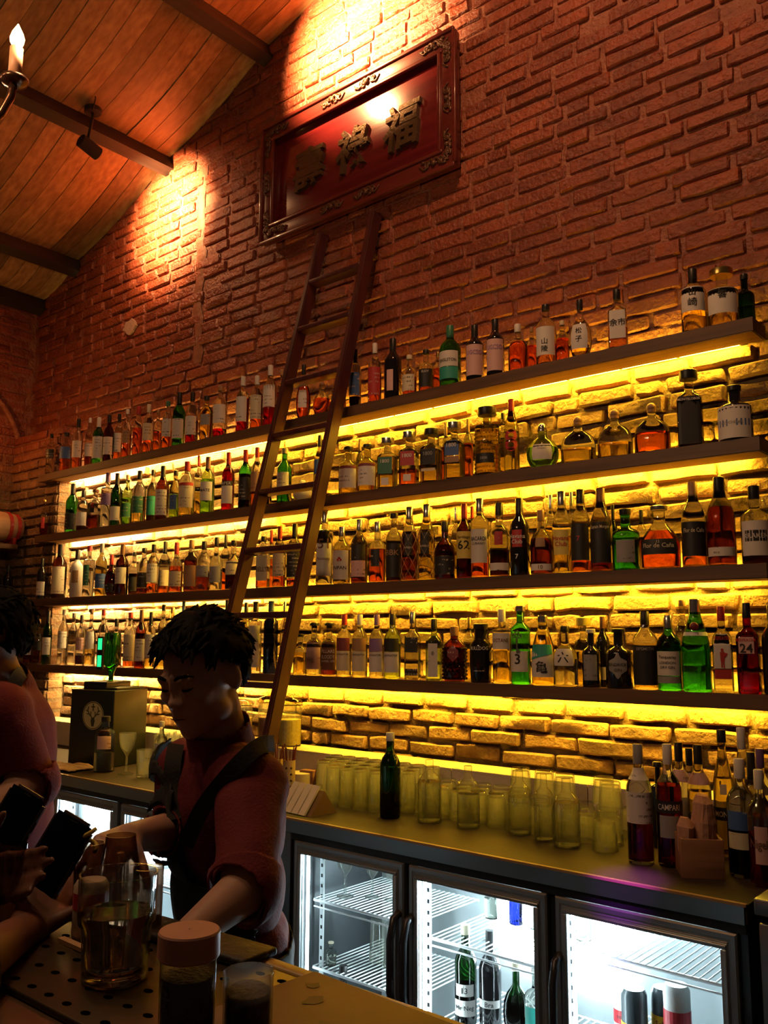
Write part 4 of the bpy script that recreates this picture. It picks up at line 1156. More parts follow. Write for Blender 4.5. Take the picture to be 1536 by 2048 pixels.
# ================================================================== CANDLE CHANDELIER
M_BRONZE = mat('bronze', (0.16, 0.07, 0.04), 0.25, 0.9)
M_CANDLE = mat('candle_sleeve', (0.50, 0.24, 0.13), 0.5, sss=0.0)
cb = V(29, 160, 1.80); cc = cb - RGT * 0.26 + Vector((0, 0, -.02)) - FWD * 0.02
chd = thing('candle_chandelier', 'bronze candle-arm chandelier with a glowing bulb at the upper left edge', 'chandelier', (cc.x, cc.y, cc.z - .18))
off = Vector(chd.location)
b = MB(); b.lathe([(.012, 0), (.03, .02), (.045, .05), (.03, .09), (.014, .12), (.02, .2), (.010, .26), (.010, .5)], 16); b.build('stem', M_BRONZE, chd, smooth=True)
b = MB(); b.tube([(0, 0, .5), (0, 0, ceil_z(cc.x) - off.z - .02)], .006, 6); b.build('hanging_rod', M_BRONZE, chd)
rad = (cb - cc); rad.z = 0; R0 = rad.length; a0 = math.atan2(rad.y, rad.x)
M_FLAME = emis('bulb_glow', (1.0, 0.42, 0.13), 60)
for i in range(5):
    a = a0 + i * 2 * PI / 5; u = Vector((math.cos(a), math.sin(a), 0)); tip = cc - off + u * R0 + Vector((0, 0, cb.z - cc.z))
    pts = []
    for j in range(15):
        t = j / 14
        p = Vector((0, 0, .06)) * (1 - t) + tip * t + Vector((0, 0, -.115 * math.sin(PI * min(1, t * 1.02)) ** .8 * (1 if t > .1 else t * 10)))
        if t > .75: p = Vector((tip.x, tip.y, p.z)) * ((t - .75) / .25) + p * (1 - (t - .75) / .25)
        pts.append(p)
    arm = MB(); arm.tube(pts, .0085, 8); arm.build('arm', M_BRONZE, chd, smooth=True)
    c = MB(); c.lathe([(.010, -.012), (.026, -.006), (.028, .002), (.014, .004), (.014, .008)], 16, c=tip); c.build('drip_cup', M_BRONZE, chd, smooth=True)
    c = MB(); c.lathe([(.0132, .006), (.0132, .070), (.009, .072)], 14, c=tip); c.build('candle_sleeve', M_CANDLE, chd, smooth=True)
    c = MB(); c.lathe([(.006, .070), (.013, .082), (.0145, .092), (.011, .104), (.005, .116), (.001, .124)], 12, c=tip); c.build('bulb', M_FLAME, chd, smooth=True)
    L_ = point_lamp('candle_light', Vector(tip) + off + Vector((0, 0, .105)) + u * 0.03, 8.5, (1.0, 0.62, 0.32), .02)

# ================================================================== GLASSWARE ON THE COUNTER
M_TUMB = glass('tumbler_glass', (0.965, 0.965, 0.93), edge=2.6, glow_mix=0.095, ior=1.65)
def tumbler_mesh(r0, r1, h, inverted=True, foot=0.012):
    b = MB(); P = [(r0 * .9, 0), (r0, .003), (r0 * .5 + r1 * .5, h * .5), (r1, h), (r1 - .0022, h), (r0 * .5 + r1 * .5 - .003, h * .5), (r0 - .004, foot), (.001, foot)]
    if inverted: P = [(p, h - z) for p, z in P]
    b.lathe(P, 18, cap0=True, cap1=False); return autosmooth(b.mesh('tumbler'), .7)
tall_m = tumbler_mesh(.028, .034, .150); tall_m.materials.append(M_TUMB)
rock_m = tumbler_mesh(.034, .041, .092); rock_m.materials.append(M_TUMB)
mid_m = tumbler_mesh(.032, .038, .110); mid_m.materials.append(M_TUMB)
rg = random.Random(3)
rowname = ['back', 'second', 'third', 'front']
gcount = 0
for rj, y in enumerate((-0.262, -0.342, -0.424, -0.506)):
    n = 0; x = -2.74 + rj * 0.04 + (.09 if rj == 3 else 0)
    while x < (-1.33 if rj < 3 else -1.30):
        me = tall_m if x < -2.2 else (mid_m if x < -1.75 else rock_m)
        if rj == 3 and (x > -2.25 and x < -1.42 or x < -2.6): x += .088; continue
        n += 1
        o = obj('tumbler', me); o.location = (x, y + rg.uniform(-.004, .004), CZ); o.rotation_euler = (0, 0, rg.random())
        kind = 'tall' if me is tall_m else ('middling' if me is mid_m else 'short')
        tag(o, 'upturned %s clear tumbler on the worktop, %s from left in the %s row' % (kind, ordinal(n), rowname[rj]), 'glass', 'upturned glasses on the worktop')
        x += .0755 if me is tall_m else (.082 if me is mid_m else .0885)
for i, (x, y) in enumerate(((-1.80, -.268), (-1.70, -.268), (-1.60, -.30), (-1.47, -.262), (-1.405, -.345))):
    o = obj('tumbler', rock_m); o.location = (x, y, CZ + .0935)
    tag(o, 'short clear tumbler stacked on top of the upturned glasses, %s from left' % ordinal(i + 1), 'glass', 'glasses stacked on top')

def counter_bottle(px, base_py, top_py, wpx, shape, g, lq, lvl, cap, lab, label, texts=(), y=None, mid=None, name='bottle', seg=24, rz=None):
    if y is None:
        p = onZ(px, base_py - wpx * .12, CZ)
    else:
        p = onY(px, (base_py + top_py) / 2, y); p.z = CZ
    h = onY(px, top_py, p.y).z - CZ; dep = proj((p.x, p.y, CZ + h / 2))[2]; r = wpx * dep / F_PX / 2
    th = math.atan2(CAM.x - p.x, p.y - CAM.y)
    t = thing(name, label, 'bottle', (p.x, p.y, CZ + .0005), th * .9 if rz is None else rz)
    make_bottle(t, h, r, shape, g, lq, lvl, cap, parse_labels(lab), list(texts), seg)
    return t
counter_bottle(780, 1640, 1465, 41, 'wine', 'd', 'D', .28, 'sw', '-', 'dark green wine bottle standing in front of the upturned glasses')
for i, (px, bp, tp, wd, lv) in enumerate(((859, 1649, 1514, 48, .62), (937, 1659, 1527, 46, .52), (1040, 1673, 1534, 46, .55), (1089, 1686, 1543, 40, .5), (1135, 1699, 1552, 53, .62))):
    t = counter_bottle(px, bp, tp, wd, 'std', 'f', 'W', lv, '-k', '-', 'clear round-shouldered water bottle before the glasses, %s from the green wine bottle' % ordinal(i + 1), seg=24)
    t['group'] = 'clear water bottles'
# bottles at the right end of the worktop
counter_bottle(1283, 1731, 1489, 50, 'wine', 'c', 'B', .36, 'le', 'w.34,.60@75/w.70,.80@90', 'clear bottle with a pale label and brown spirit left of the crimson one')
counter_bottle(1343, 1737, 1489, 50, 'std', 'c', 'R', .66, 'lw', 'e.24,.42@45/k.44,.54@85', 'crimson bitters bottle with white lettering beside the wooden caddy', [('CAMPARI', .49, .075, 'w')])
counter_bottle(1317, 1660, 1524, 30, 'cyl', 'k', '-', 0, 'dk', '-', 'plain black bottle behind the crimson one', y=-.36)
counter_bottle(1360, 1690, 1485, 44, 'std', 'c', 'B', .35, 'lk', 'i.66,.76@90/c.2,.5', 'clear bottle with black cap, nearest behind the crimson one', y=-.42)
counter_bottle(1381, 1680, 1497, 38, 'std', 'c', 'B', .35, 'lk', 'i.66,.76@90', 'clear bottle with pink neck band in the middle behind the caddy', y=-.34)
counter_bottle(1399, 1700, 1490, 46, 'std', 'y', 'Y', .6, 'lk', 'i.66,.76@90/k.2,.42', 'yellowish bottle with dark label directly behind the wooden caddy', y=-.44)
counter_bottle(1447, 1690, 1460, 40, 'slim', 'y', 'Y', .62, 'sk', 'k.30,.40@80/c.50,.58@18', 'slender yellow long-necked bottle rising behind the wooden caddy', [('MONET', .35, .05, 'c')], y=-.36)
counter_bottle(1487, 1700, 1456, 40, 'slim', 'c', 'W', .3, 'lw', '-', 'clear long-necked bottle with a white cap at the far right', y=-.30)
counter_bottle(1483, 1745, 1518, 56, 'std', 'c', 'D', .4, 'lw', 'u.40,.56@60/c.24,.38@60', 'clear bottle with dark and cream label right of the wooden caddy', y=-.53)
counter_bottle(1506, 1720, 1505, 46, 'std', 'c', 'B', .45, 'fk', '-', 'clear bottle with black foil behind the tagged bottle', y=-.43)
counter_bottle(1524, 1715, 1498, 44, 'std', 'c', 'P', .35, 'lp', '-', 'clear bottle with dark violet cap at the right edge', y=-.34)
tb = counter_bottle(1522, 1765, 1540, 50, 'std', 'c', 'R', .45, 'lw', 'i.20,.52@28', 'rosy bottle with a handwritten paper tag at the right edge', [('Nigella', .36, .10, 'b')], y=-.60)
# wooden caddy with wrapped paper
cp = onZ(1410, 1752, CZ); M_BOXW = wood('caddy_wood', (0.22, 0.10, 0.05), (0.36, 0.18, 0.09), 0.55, 'X', 3)
cad = thing('wooden_caddy', 'small open wooden box holding crumpled brown paper', 'box', (-1.012, -0.598, CZ), 0.55)
bw, bd_, bh, tk = .115, .105, .105, .008
rbox('wall_panel', M_BOXW, cad, -bw / 2, bw / 2, -bd_ / 2, -bd_ / 2 + tk, 0, bh, .001); rbox('wall_panel', M_BOXW, cad, -bw / 2, bw / 2, bd_ / 2 - tk, bd_ / 2, 0, bh, .001)
rbox('wall_panel', M_BOXW, cad, -bw / 2, -bw / 2 + tk, -bd_ / 2 + tk, bd_ / 2 - tk, 0, bh, .001); rbox('wall_panel', M_BOXW, cad, bw / 2 - tk, bw / 2, -bd_ / 2 + tk, bd_ / 2 - tk, 0, bh, .001)
rbox('bottom_panel', M_BOXW, cad, -bw / 2 + tk, bw / 2 - tk, -bd_ / 2 + tk, bd_ / 2 - tk, 0, tk, .001)
def crumple(name, label, loc, prof, seed, col_, cat='paper'):
    rr = random.Random(seed); b = MB(); n = 16
    b.lathe(prof, n, cap0=True, cap1=True)
    b.v = [v + noise.noise_vector(v * 38 + Vector((seed, 0, 0))) * .008 for v in b.v]
    o = b.build(name, mat('kraft_paper', col_, 0.85, bump=0.3, bscale=50), None); o.location = loc; tag(o, label, cat); return o
crumple('paper_bundle', 'crumpled brown paper cone standing in the wooden caddy, taller one', (-1.000, -0.585, CZ + .010), [(.020, 0), (.030, .06), (.032, .13), (.028, .185), (.018, .205)], 3, (0.50, 0.27, 0.18))
crumple('paper_bundle', 'crumpled brown paper bundle standing in the wooden caddy, shorter one', (-1.040, -0.625, CZ + .010), [(.014, 0), (.021, .06), (.022, .12), (.012, .145)], 9, (0.50, 0.27, 0.18))

# straw cups, container, napkin holder
def straw_cup(px, py, label, seed):
    p = onZ(px, py, CZ); t = thing('straw_cup', label, 'cup', (p.x, p.y, CZ)); rr = random.Random(seed)
    b = MB(); b.lathe([(.024, 0), (.026, .004), (.026, .150), (.0235, .150), (.0235, .01), (.001, .01)], 18, cap1=False); b.build('cup', mat('bamboo', (0.55, 0.40, 0.20), 0.5, var=.15, bscale=20), t, smooth=False)
    for a in (-2.1, -1.2, -.4):
        for z in (.02, .045, .07, .095, .12):
            s = MB(); s.sphere((math.cos(a) * .0262, math.sin(a) * .0262, z), (.005, .005, .005), 8, 6); s.build('dot', mat('cup_dot', (0.05, 0.012, 0.01), 0.6), t, smooth=True)
    for i in range(9):
        a = rr.uniform(0, 6.28); q = .012 * rr.random(); s = MB()
        s.tube([(math.cos(a) * q * .5, math.sin(a) * q * .5, .012), (math.cos(a) * (q + .02), math.sin(a) * (q + .02), .19 + .03 * rr.random())], .0022, 6)
        s.build('straw', mat('red_straw', (0.16, 0.02, 0.02), 0.5), t)
straw_cup(577, 1594, 'bamboo cup of dark straws nearest the napkin stand', 1)
straw_cup(553, 1590, 'bamboo cup of dark straws beside the bartender shoulder', 2)
p = onZ(612, 1572, CZ)
rb_o = rbox('wood_block', M_BOXW, None, -.035, .035, -.03, .03, 0, .07, .004); rb_o.location = (p.x, p.y + .02, CZ); rb_o.rotation_euler = (0, 0, .3); tag(rb_o, 'small brown wooden block behind the napkin stand', 'block')
b = MB(); b.lathe([(.055, 0), (.058, .004), (.058, .055), (.052, .058), (.001, .06)], 24, cap1=False); o = b.build('round_tub', mat('cream_tub', (0.72, 0.62, 0.40), 0.4), None); autosmooth(o.data, .6); o.location = (p.x - .03, -.272, CZ + .0005); tag(o, 'round cream tub glowing in the light behind the wooden block', 'tub')
np_ = onZ(622, 1632, CZ)
nap = thing('napkin_stand', 'wedge-shaped stand of folded white paper napkins at the worktop edge', 'napkin stand', (-2.50, -0.688, CZ), -0.10)
b = MB(); b.prism([(-.055, 0), (.075, 0), (.012, .085)], 'x', -.075, .098); b.v = [Vector((v.x, v.y, v.z)) for v in b.v]; b.build('wedge', mat('stand_wood', (0.20, 0.12, 0.05), .6), nap)
for i in range(4):
    s = MB(); x0 = -.078 + i * .0405; s.v = [Vector(q) for q in ((x0, -.062, .002), (x0 + .034, -.062, .002), (x0 + .034, .010, .098), (x0, .010, .098), (x0, -.071, .004), (x0 + .034, -.071, .004), (x0 + .034, .004, .103), (x0, .004, .103))]
    s.f = [(0, 1, 2, 3), (7, 6, 5, 4), (0, 4, 5, 1), (1, 5, 6, 2), (2, 6, 7, 3), (3, 7, 4, 0)]; s.build('napkin', mat('paper_white', (0.66, 0.60, 0.56), .8), nap)

# storage jars on the ledge behind the ladder
def storage_jar(x, y, r, h, label, fill, z=1.061):
    t = thing('storage_jar', label, 'jar', (x, y, z))
    b = MB(); b.lathe([(r * .94, 0), (r, .008), (r, h * .70), (r * .97, h * .74), (r * .90, h * .77), (r * .90, h * .80)], 24); b.build('jar_body', M_TUMB, t, smooth=False)
    b = MB(); b.lathe([(r * .94, .006), (r * .95, h * .52)], 24); b.build('contents', mat('jar_' + fill[0], fill[1], .7, var=.4, bscale=90), t, smooth=False)
    b = MB(); b.lathe([(r * 1.0, h * .80), (r * 1.06, h * .82), (r * 1.06, h * .86), (r * .98, h * .90), (r * .6, h * .93), (r * .25, h * .95), (r * .25, h * .97), (r * .16, h)], 24); b.build('lid', glass('jar_lid', (.95, .92, .75), edge=3), t, smooth=True)
storage_jar(-3.34, -.110, .058, .245, 'glass storage jar of dried petals behind the ladder rail', ('petals', (.34, .12, .07)))
storage_jar(-3.19, -.115, .056, .240, 'glass storage jar of pale citrus right of the ladder rail', ('citrus', (.50, .40, .12)))
storage_jar(-3.55, -.110, .055, .215, 'glass storage jar half hidden behind the bartender collar', ('nuts', (.42, .28, .10)))

# ================================================================== GLASS-DOOR FRIDGES UNDER THE WORKTOP
M_PANE = glass('door_pane', (0.97, 0.985, 0.99), edge=1.2, rough=0.01)
M_INNER = mat('fridge_liner', (0.62, 0.66, 0.67), 0.4)
M_WIRE = mat('white_wire', (0.80, 0.84, 0.85), 0.35)
M_FLED = emis('fridge_led', (0.72, 0.93, 1.0), 95)
M_FLED2 = emis('fridge_led_dim', (0.70, 0.92, 1.0), 22)
def ring_frame(name, m_, par, x0, x1, z0, z1, fw, y0, y1):
    """rectangular frame with a stepped, rounded section, one connected mesh"""
    b = MB(); sec = [(0, y1), (0, y0 + .006), (.004, y0), (fw * .45, y0), (fw * .52, y0 + .004), (fw * .62, y0 + .004), (fw * .7, y0), (fw - .002, y0 + .002), (fw, y0 + .006), (fw, y1)]
    for (o_, y) in sec:
        b.v += [Vector((x0 + o_, y, z0 + o_)), Vector((x1 - o_, y, z0 + o_)), Vector((x1 - o_, y, z1 - o_)), Vector((x0 + o_, y, z1 - o_))]
    m = len(sec)
    for j in range(m):
        k = (j + 1) % m
        for i in range(4): b.f.append((j * 4 + i, j * 4 + (i + 1) % 4, k * 4 + (i + 1) % 4, k * 4 + i))
    return obj(name, autosmooth(b.mesh(name), .5), m_, par)
def fridge(x0, x1, doors, label, lights, racks):
    t = thing('glass_door_fridge', label, 'fridge', ((x0 + x1) / 2, -0.80, 0.06)); ox, oy, oz = t.location
    def bx(nm, m_, a, b_, c, d, e, f): return MB().bx(a - ox, b_ - ox, c - oy, d - oy, e - oz, f - oz).build(nm, m_, t)
    bx('side_panel', M_DSTEEL, x0, x0 + .02, -.80, -.30, .06, .872); bx('side_panel', M_DSTEEL, x1 - .02, x1, -.80, -.30, .06, .872)
    bx('back_panel', M_INNER, x0 + .02, x1 - .02, -.32, -.30, .06, .872); bx('floor_panel', M_INNER, x0 + .02, x1 - .02, -.80, -.32, .06, .09)
    bx('roof_panel', M_INNER, x0 + .02, x1 - .02, -.78, -.32, .852, .872); bx('header', M_BLACK, x0, x1, -.812, -.80, .847, .873)
    edges = []
    for i, (a, b_) in enumerate(doors):
        fw = .034
        d = ring_frame('door', M_ALU, t, a - ox, b_ - ox, .10 - oz, .846 - oz, fw, -.822 - oy, -.802 - oy)
        def part(nm, m_, xa, xb, ya, yb, za, zb, bev=.004): return rbox(nm, m_, d, xa - ox, xb - ox, ya - oy, yb - oy, za - oz, zb - oz, bev)
        for (xa, xb, za, zb) in ((a + fw * .75, b_ - fw * .75, .806, .816), (a + fw * .72, a + fw + .006, .13, .805), (b_ - fw - .006, b_ - fw * .72, .13, .805)):
            part('gasket', M_ALU, xa, xb, -.828, -.82, za, zb, .002)
        part('pane', M_PANE, a + fw, b_ - fw, -.814, -.808, .134, .812, .001)
        hx = b_ - .016 if i % 2 == 0 else a + .016
        if i == 2: hx = a + .016
        h = MB(); h.tube([(hx - ox, -.822 - oy, .690 - oz), (hx - ox, -.85 - oy, .680 - oz), (hx - ox, -.868 - oy, .62 - oz), (hx - ox, -.868 - oy, .46 - oz), (hx - ox, -.85 - oy, .40 - oz), (hx - ox, -.822 - oy, .39 - oz)], .0125, 8)
        h.build('handle', mat('handle_grey', (.05, .05, .055), .3, .6), d, smooth=True)
    for i in range(len(doors) - 1):
        g0, g1 = doors[i][1] - .028, doors[i + 1][0] + .028
        bx('mullion', M_BLACK, g0, g1, -.801, -.784, .09, .852)
    bx('mullion', M_BLACK, x0 + .02, doors[0][0] + .026, -.801, -.784, .09, .852); bx('mullion', M_BLACK, doors[-1][1] - .026, x1 - .02, -.801, -.784, .09, .852)
    for (xa, xb, ya, yb, za, zb, m_) in lights: bx('tube_or_glow_panel', m_, xa, xb, ya, yb, za, zb)  # slim strips are tubes; broad back panels are added glow
    for (xa, xb, z) in racks:
        r = MB(); r.tube([(xa - ox, -.745 - oy, z - oz), (xb - ox, -.745 - oy, z - oz)], .005, 6); r.tube([(xa - ox, -.745 - oy, z - .022 - oz), (xb - ox, -.745 - oy, z - .022 - oz)], .003, 6)
        r.tube([(xa - ox, -.36 - oy, z - oz), (xb - ox, -.36 - oy, z - oz)], .004, 6); n = int((xb - xa) / .021)
        for j in range(n + 1):
            x = xa + (xb - xa) * j / n; r.tube([(x - ox, -.745 - oy, z + .004 - oz), (x - ox, -.36 - oy, z + .004 - oz)], .0022, 5)
        r.build('wire_rack', M_WIRE, t)
    for x in [x0 + .05] + [ (doors[i][1] + doors[i + 1][0]) / 2 for i in range(len(doors) - 1)] + [x1 - .05]:
        s = MB(); s.bx(x - .010 - ox, x + .010 - ox, -.70 - oy, -.696 - oy, .12 - oz, .85 - oz); sp = s.build('rack_upright', M_WIRE, t)
        for j in range(14):
            h = MB(); h.bx(x - .004 - ox, x + .004 - ox, -.7015 - oy, -.699 - oy, .34 + j * .036 - oz, .352 + j * .036 - oz); h.build('slot', M_BLACK, sp)
    return t
fridge(-2.445, -0.818, [(-2.421, -1.911), (-1.889, -1.380), (-1.353, -0.840)], 'steel fridge with three lit glass doors below the water bottles',
       [(-1.853, -1.846, -.79, -.78, .15, .80, M_FLED), (-1.82, -1.40, -.345, -.325, .48, .84, M_FLED), (-1.317, -1.310, -.79, -.78, .15, .80, M_FLED), (-1.36, -1.10, -.345, -.325, .76, .84, M_FLED), (-2.386, -2.379, -.79, -.78, .15, .80, M_FLED2)],
       [(-2.39, -1.93, .632), (-2.39, -1.93, .400), (-1.86, -1.40, .610), (-1.86, -1.40, .340), (-1.33, -.86, .690), (-1.33, -.86, .400)])
fridge(-4.70, -2.97, [(-4.665, -4.135), (-4.08, -3.553), (-3.522, -3.00)], 'steel fridge with lit glass doors at the left behind the bartenders',
       [(-4.045, -4.038, -.79, -.78, .15, .80, M_FLED), (-3.98, -3.62, -.345, -.325, .55, .83, M_FLED), (-3.44, -3.08, -.345, -.325, .55, .83, M_FLED), (-4.58, -4.24, -.345, -.325, .55, .83, M_FLED)],
       [(-4.64, -4.15, .52), (-4.05, -3.58, .52), (-3.50, -3.02, .52)])
mc = rbox('machine_cabinet', M_DSTEEL, None, -2.965, -2.450, -.81, -.30, .06, .872, .004); tag(mc, 'dark steel cabinet between the two fridges behind the red sleeve', 'cabinet')
# steel unit beyond the fridge
st = thing('steel_unit', 'stainless steel sink cabinet at the lower right corner', 'cabinet', (-0.36, -.82, 0.0))
rbox('body', M_STEEL, st, -.425, .66, 0.0, .75, .06, .885, .004); rbox('worktop_slab', M_STEEL, st, -.43, .66, -.012, .78, .905, .945, .004); rbox('shadow_gap', M_BLACKM, st, -.42, .65, .006, .74, .884, .906, .001)
rbox('door_panel', M_STEEL, st, -.375, .10, -.012, 0.0, .12, .84, .003); rbox('basin_cover', M_BLACKM, st, -.40, .60, .06, .70, .944, .952, .003)
# contents of the fridge
def fr_bottle(x, y, zf, h, r, shape, g, lq, lvl, cap, lab, label, texts=()):
    t = thing('bottle', label, 'bottle', (x, y, zf), math.atan2(-x, y + 3.18) * .8)
    make_bottle(t, h, r, shape, g, lq, lvl, cap, parse_labels(lab), list(texts), 18); return t
zf = .350
fr_bottle(-1.775, -.665, zf, .300, .036, 'wine', 'd', 'D', .4, 'sc', 'w.30,.42@50/w.10,.26@60', 'dark green bottle with white number tag inside the middle fridge door', [('13', .36, .06, 'k'), ('Mr Neg', .18, .06, 'k')])
fr_bottle(-1.690, -.650, zf, .295, .036, 'wine', 'k', '-', 0, 'fk', 'w.24,.32@60', 'black bottle with white band, second inside the middle fridge door', [('Bra', .28, .05, 'k')])
fr_bottle(-1.600, -.640, zf, .215, .042, 'globe', 'd', 'D', .5, 'sc', '-', 'round dark bottle with pale cork inside the middle fridge door')
fr_bottle(-1.515, -.655, zf, .235, .040, 'apo', 'c', 'D', .3, 'sw', 't.26,.5@60', 'clear bottle with teal label inside the middle fridge door')
fr_bottle(-1.435, -.660, zf, .225, .034, 'std', 'g', 'G', .4, 'sg', 'w.2,.4@50', 'small green bottle at the right of the middle fridge door')
for i, x in enumerate((-1.80, -1.70, -1.62, -1.53, -1.45)):
    fr_bottle(x, -.47, .622, .13 + .02 * (i % 3), .026, 'std', 'b' if i % 2 else 'c', 'W', .5, 'su', '-', 'small clear bottle on the upper rack of the middle fridge door, %s from left' % ordinal(i + 1))
fr_bottle(-2.345, -.70, .405, .080, .020, 'apo', 'c', 'W', .4, 'cc', '-', 'little bottle with cream stopper inside the left fridge door')
fr_bottle(-2.270, -.715, .135, .29, .036, 'wine', 'd', 'D', .5, 'sk', 'w.3,.5@50', 'dark bottle below the lower rack in the left fridge door')
b = MB(); b.lathe([(.03, 0), (.033, .003), (.006, .010), (.004, .075), (.010, .085), (.028, .11), (.036, .145), (.037, .17), (.0355, .17), (.034, .145), (.026, .112), (.001, .09)], 18, cap1=False); wg_m = autosmooth(b.mesh('wine_glass'), .9); wg_m.materials.append(M_TUMB)
for i, (x, y, z, s) in enumerate(((-2.315, -.66, .637, .95), (-2.235, -.60, .637, .85), (-2.16, -.58, .637, .8), (-2.02, -.62, .405, 1.0))):
    o = obj('stemmed_glass', wg_m); o.location = (x, y, z); o.scale = (s, s, s)
    tag(o, ['clear stemmed glass at the left of the upper rack in the fridge', 'clear stemmed glass in the middle of the upper fridge rack', 'clear stemmed glass at the right of the upper fridge rack', 'clear stemmed glass on the lower rack in the left fridge door'][i], 'glass', 'stemmed glasses in the fridge')
for i, x in enumerate((-2.24, -2.17, -2.10)):
    o = obj('tumbler', tall_m); o.location = (x, -.56, .405); tag(o, 'tall chilled tumbler on the lower rack in the left fridge door, %s from left' % ordinal(i + 1), 'glass', 'tumblers in the fridge')
def can(x, y, z, r, h, body, band, label, txt=None, zb=(.45, .7)):
    t = thing('drink_can', label, 'can', (x, y, z), math.atan2(-x, y + 3.18) * .8)
    b = MB(); b.lathe([(r * .85, 0), (r, .012), (r, h - .014), (r * .86, h - .004), (r * .82, h)], 22); obj('can_body', autosmooth(b.mesh('can_body'), .7), body, t)
    if band:
        p = MB(); n = 12
        for j in (0, 1):
            for i in range(n + 1):
                a = -PI / 2 - 1.5 + 3.0 * i / n; p.v.append(Vector((math.cos(a) * (r + .001), math.sin(a) * (r + .001), h * zb[j])))
        p.f = [(i, i + 1, n + 2 + i, n + 1 + i) for i in range(n)]; bo = p.build('colour_band', band, t, fix=False)
        if txt:
            vs, fs, dim = text_mesh(txt, .02); k = r * 1.3 / dim[0]; q = MB()
            for v in vs: a = -PI / 2 + v.x * k / r; q.v.append(Vector((math.cos(a) * (r + .002), math.sin(a) * (r + .002), h * (zb[0] + zb[1]) / 2 + v.y * k)))
            q.f = list(fs); q.build('lettering', ink(CC['k'][1] if 'schw' not in txt.lower() else CC['m'][1]), bo, fix=False)
    return t
M_CANW = mat('can_white', (.75, .74, .72), .4); M_CANK = mat('can_dark', (.035, .045, .05), .3)
can(-1.255, -.60, .405, .030, .165, M_CANW, mat('can_red', (.50, .03, .04), .4), 'white can with a red emblem inside the right fridge door', 'TONICA', (.40, .62))
can(-1.185, -.68, .405, .036, .195, M_CANK, mat('can_yellow', (.75, .45, .03), .4), 'dark can with yellow band at the left of the right fridge door', 'Schw', (.34, .56))
can(-1.120, -.63, .405, .034, .200, M_CANK, mat('can_yellow', (.75, .45, .03), .4), 'dark can with yellow band beside the white bottle in the fridge', 'Schw', (.46, .66))
can(-1.060, -.68, .405, .036, .235, M_CANW, mat('can_red', (.50, .03, .04), .4), 'tall white carton tube with red stripe inside the right fridge door', None, (.56, .74))

# ================================================================== LEFT END: DISPENSER, GLASSES, SIDE SHELVES
M_DISP = mat('dispenser_green', (0.016, 0.017, 0.008), 0.45); M_DISPB = mat('dispenser_black', (0.016, 0.018, 0.026), 0.4)
dp = onZ(178, 1531, CZ)
disp = thing('shot_dispenser', 'boxy dark dispenser with round stag emblem and upturned green bottle', 'dispenser', (-4.215, -0.455, CZ), 0.24)
rbox('cabinet', M_DISP, disp, -.150, .150, -.125, .125, 0, .385, .006); rbox('side_shroud', M_DISPB, disp, -.152, -.146, -.115, .115, .03, .37, .002)
rbox('top_deck', M_BLACK, disp, -.10, .06, -.09, .09, .384, .425, .004); rbox('top_plate', M_DISP, disp, .06, .14, -.1, .1, .384, .398, .004)
def disc_front(nm, m_, par, cx, cz, r, y, n=28, inner=0.0):
    b = MB()
    if inner:
        for i in range(n):
            a = 2 * PI * i / n; b.v.append(Vector((cx + r * math.cos(a), y, cz + r * math.sin(a)))); b.v.append(Vector((cx + inner * math.cos(a), y, cz + inner * math.sin(a))))
        b.f = [(2 * i, 2 * ((i + 1) % n), 2 * ((i + 1) % n) + 1, 2 * i + 1) for i in range(n)]
    else:
        b.v = [Vector((cx + r * math.cos(2 * PI * i / n), y, cz + r * math.sin(2 * PI * i / n))) for i in range(n)]; b.f = [tuple(range(n))]
    return b.build(nm, m_, par, fix=False)
em = disc_front('emblem', mat('emblem_cream', (.62, .55, .27), .5), disp, .012, .255, .072, -.1268)
DK = ink((.05, .05, .02))
disc_front('emblem_ring', DK, em, .012, .255, .069, -.1274, inner=.065)
b = MB()   # stag head: muzzle, ears, antlers and rays
b.v = [Vector((.012 + p[0], -.128, .245 + p[1])) for p in ((-.010, .0), (.010, .0), (.014, -.018), (.008, -.045), (-.008, -.045), (-.014, -.018))]; b.f = [(0, 1, 2, 3, 4, 5)]
b.build('stag_head', DK, em, fix=False)
for s in (-1, 1):
    b = MB()
    for path in (((.006, .0), (.024, .014), (.036, .034), (.032, .055)), ((.026, .016), (.044, .018)), ((.034, .030), (.048, .036)), ((.016, .008), (.014, .030))):
        b.tube([(.012 + s * x, -.128, .245 + z) for x, z in path], .0024, 5)
    b.build('antler', DK, em)
b = MB(); b.bx(.012 - .003, .012 + .003, -.1285, -.1275, .277, .315); b.bx(.012 - .012, .012 + .012, -.1285, -.1275, .296, .302); b.build('cross', DK, em)
disc_front('side_emblem', mat('emblem_cream', (.62, .55, .27), .5), disp, 0, 0, .040, 0).matrix_local = Matrix.Translation((-.154, -.02, .285)) @ Matrix.Rotation(-PI / 2, 4, 'Z')
bt = thing('bottle', 'green bottle turned upside down on the dispenser with lit green panel', 'bottle', (-4.235, -.44, CZ + .425), .24)
b = MB(); b.lathe([(.012, 0), (.014, .04), (.024, .065), (.040, .085), (.043, .10), (.043, .245), (.040, .255)], 20, fn=lambda a, z: 1.0); obj('body', autosmooth(b.mesh('body'), .7), glass_of('g'), bt)
b = MB(); b.lathe([(.011, .004), (.013, .04), (.022, .066), (.037, .086), (.040, .10), (.040, .19)], 20); obj('liquid', autosmooth(b.mesh('liquid'), .7), liquid('liquid_green', LQ['G'][1]), bt)
M_GLOW = emis('green_panel', (0.02, 0.75, 0.22), 1.6)
sg = rbox('display', M_BLACK, bt, -.050, -.008, -.062, -.046, .06, .235, .003)
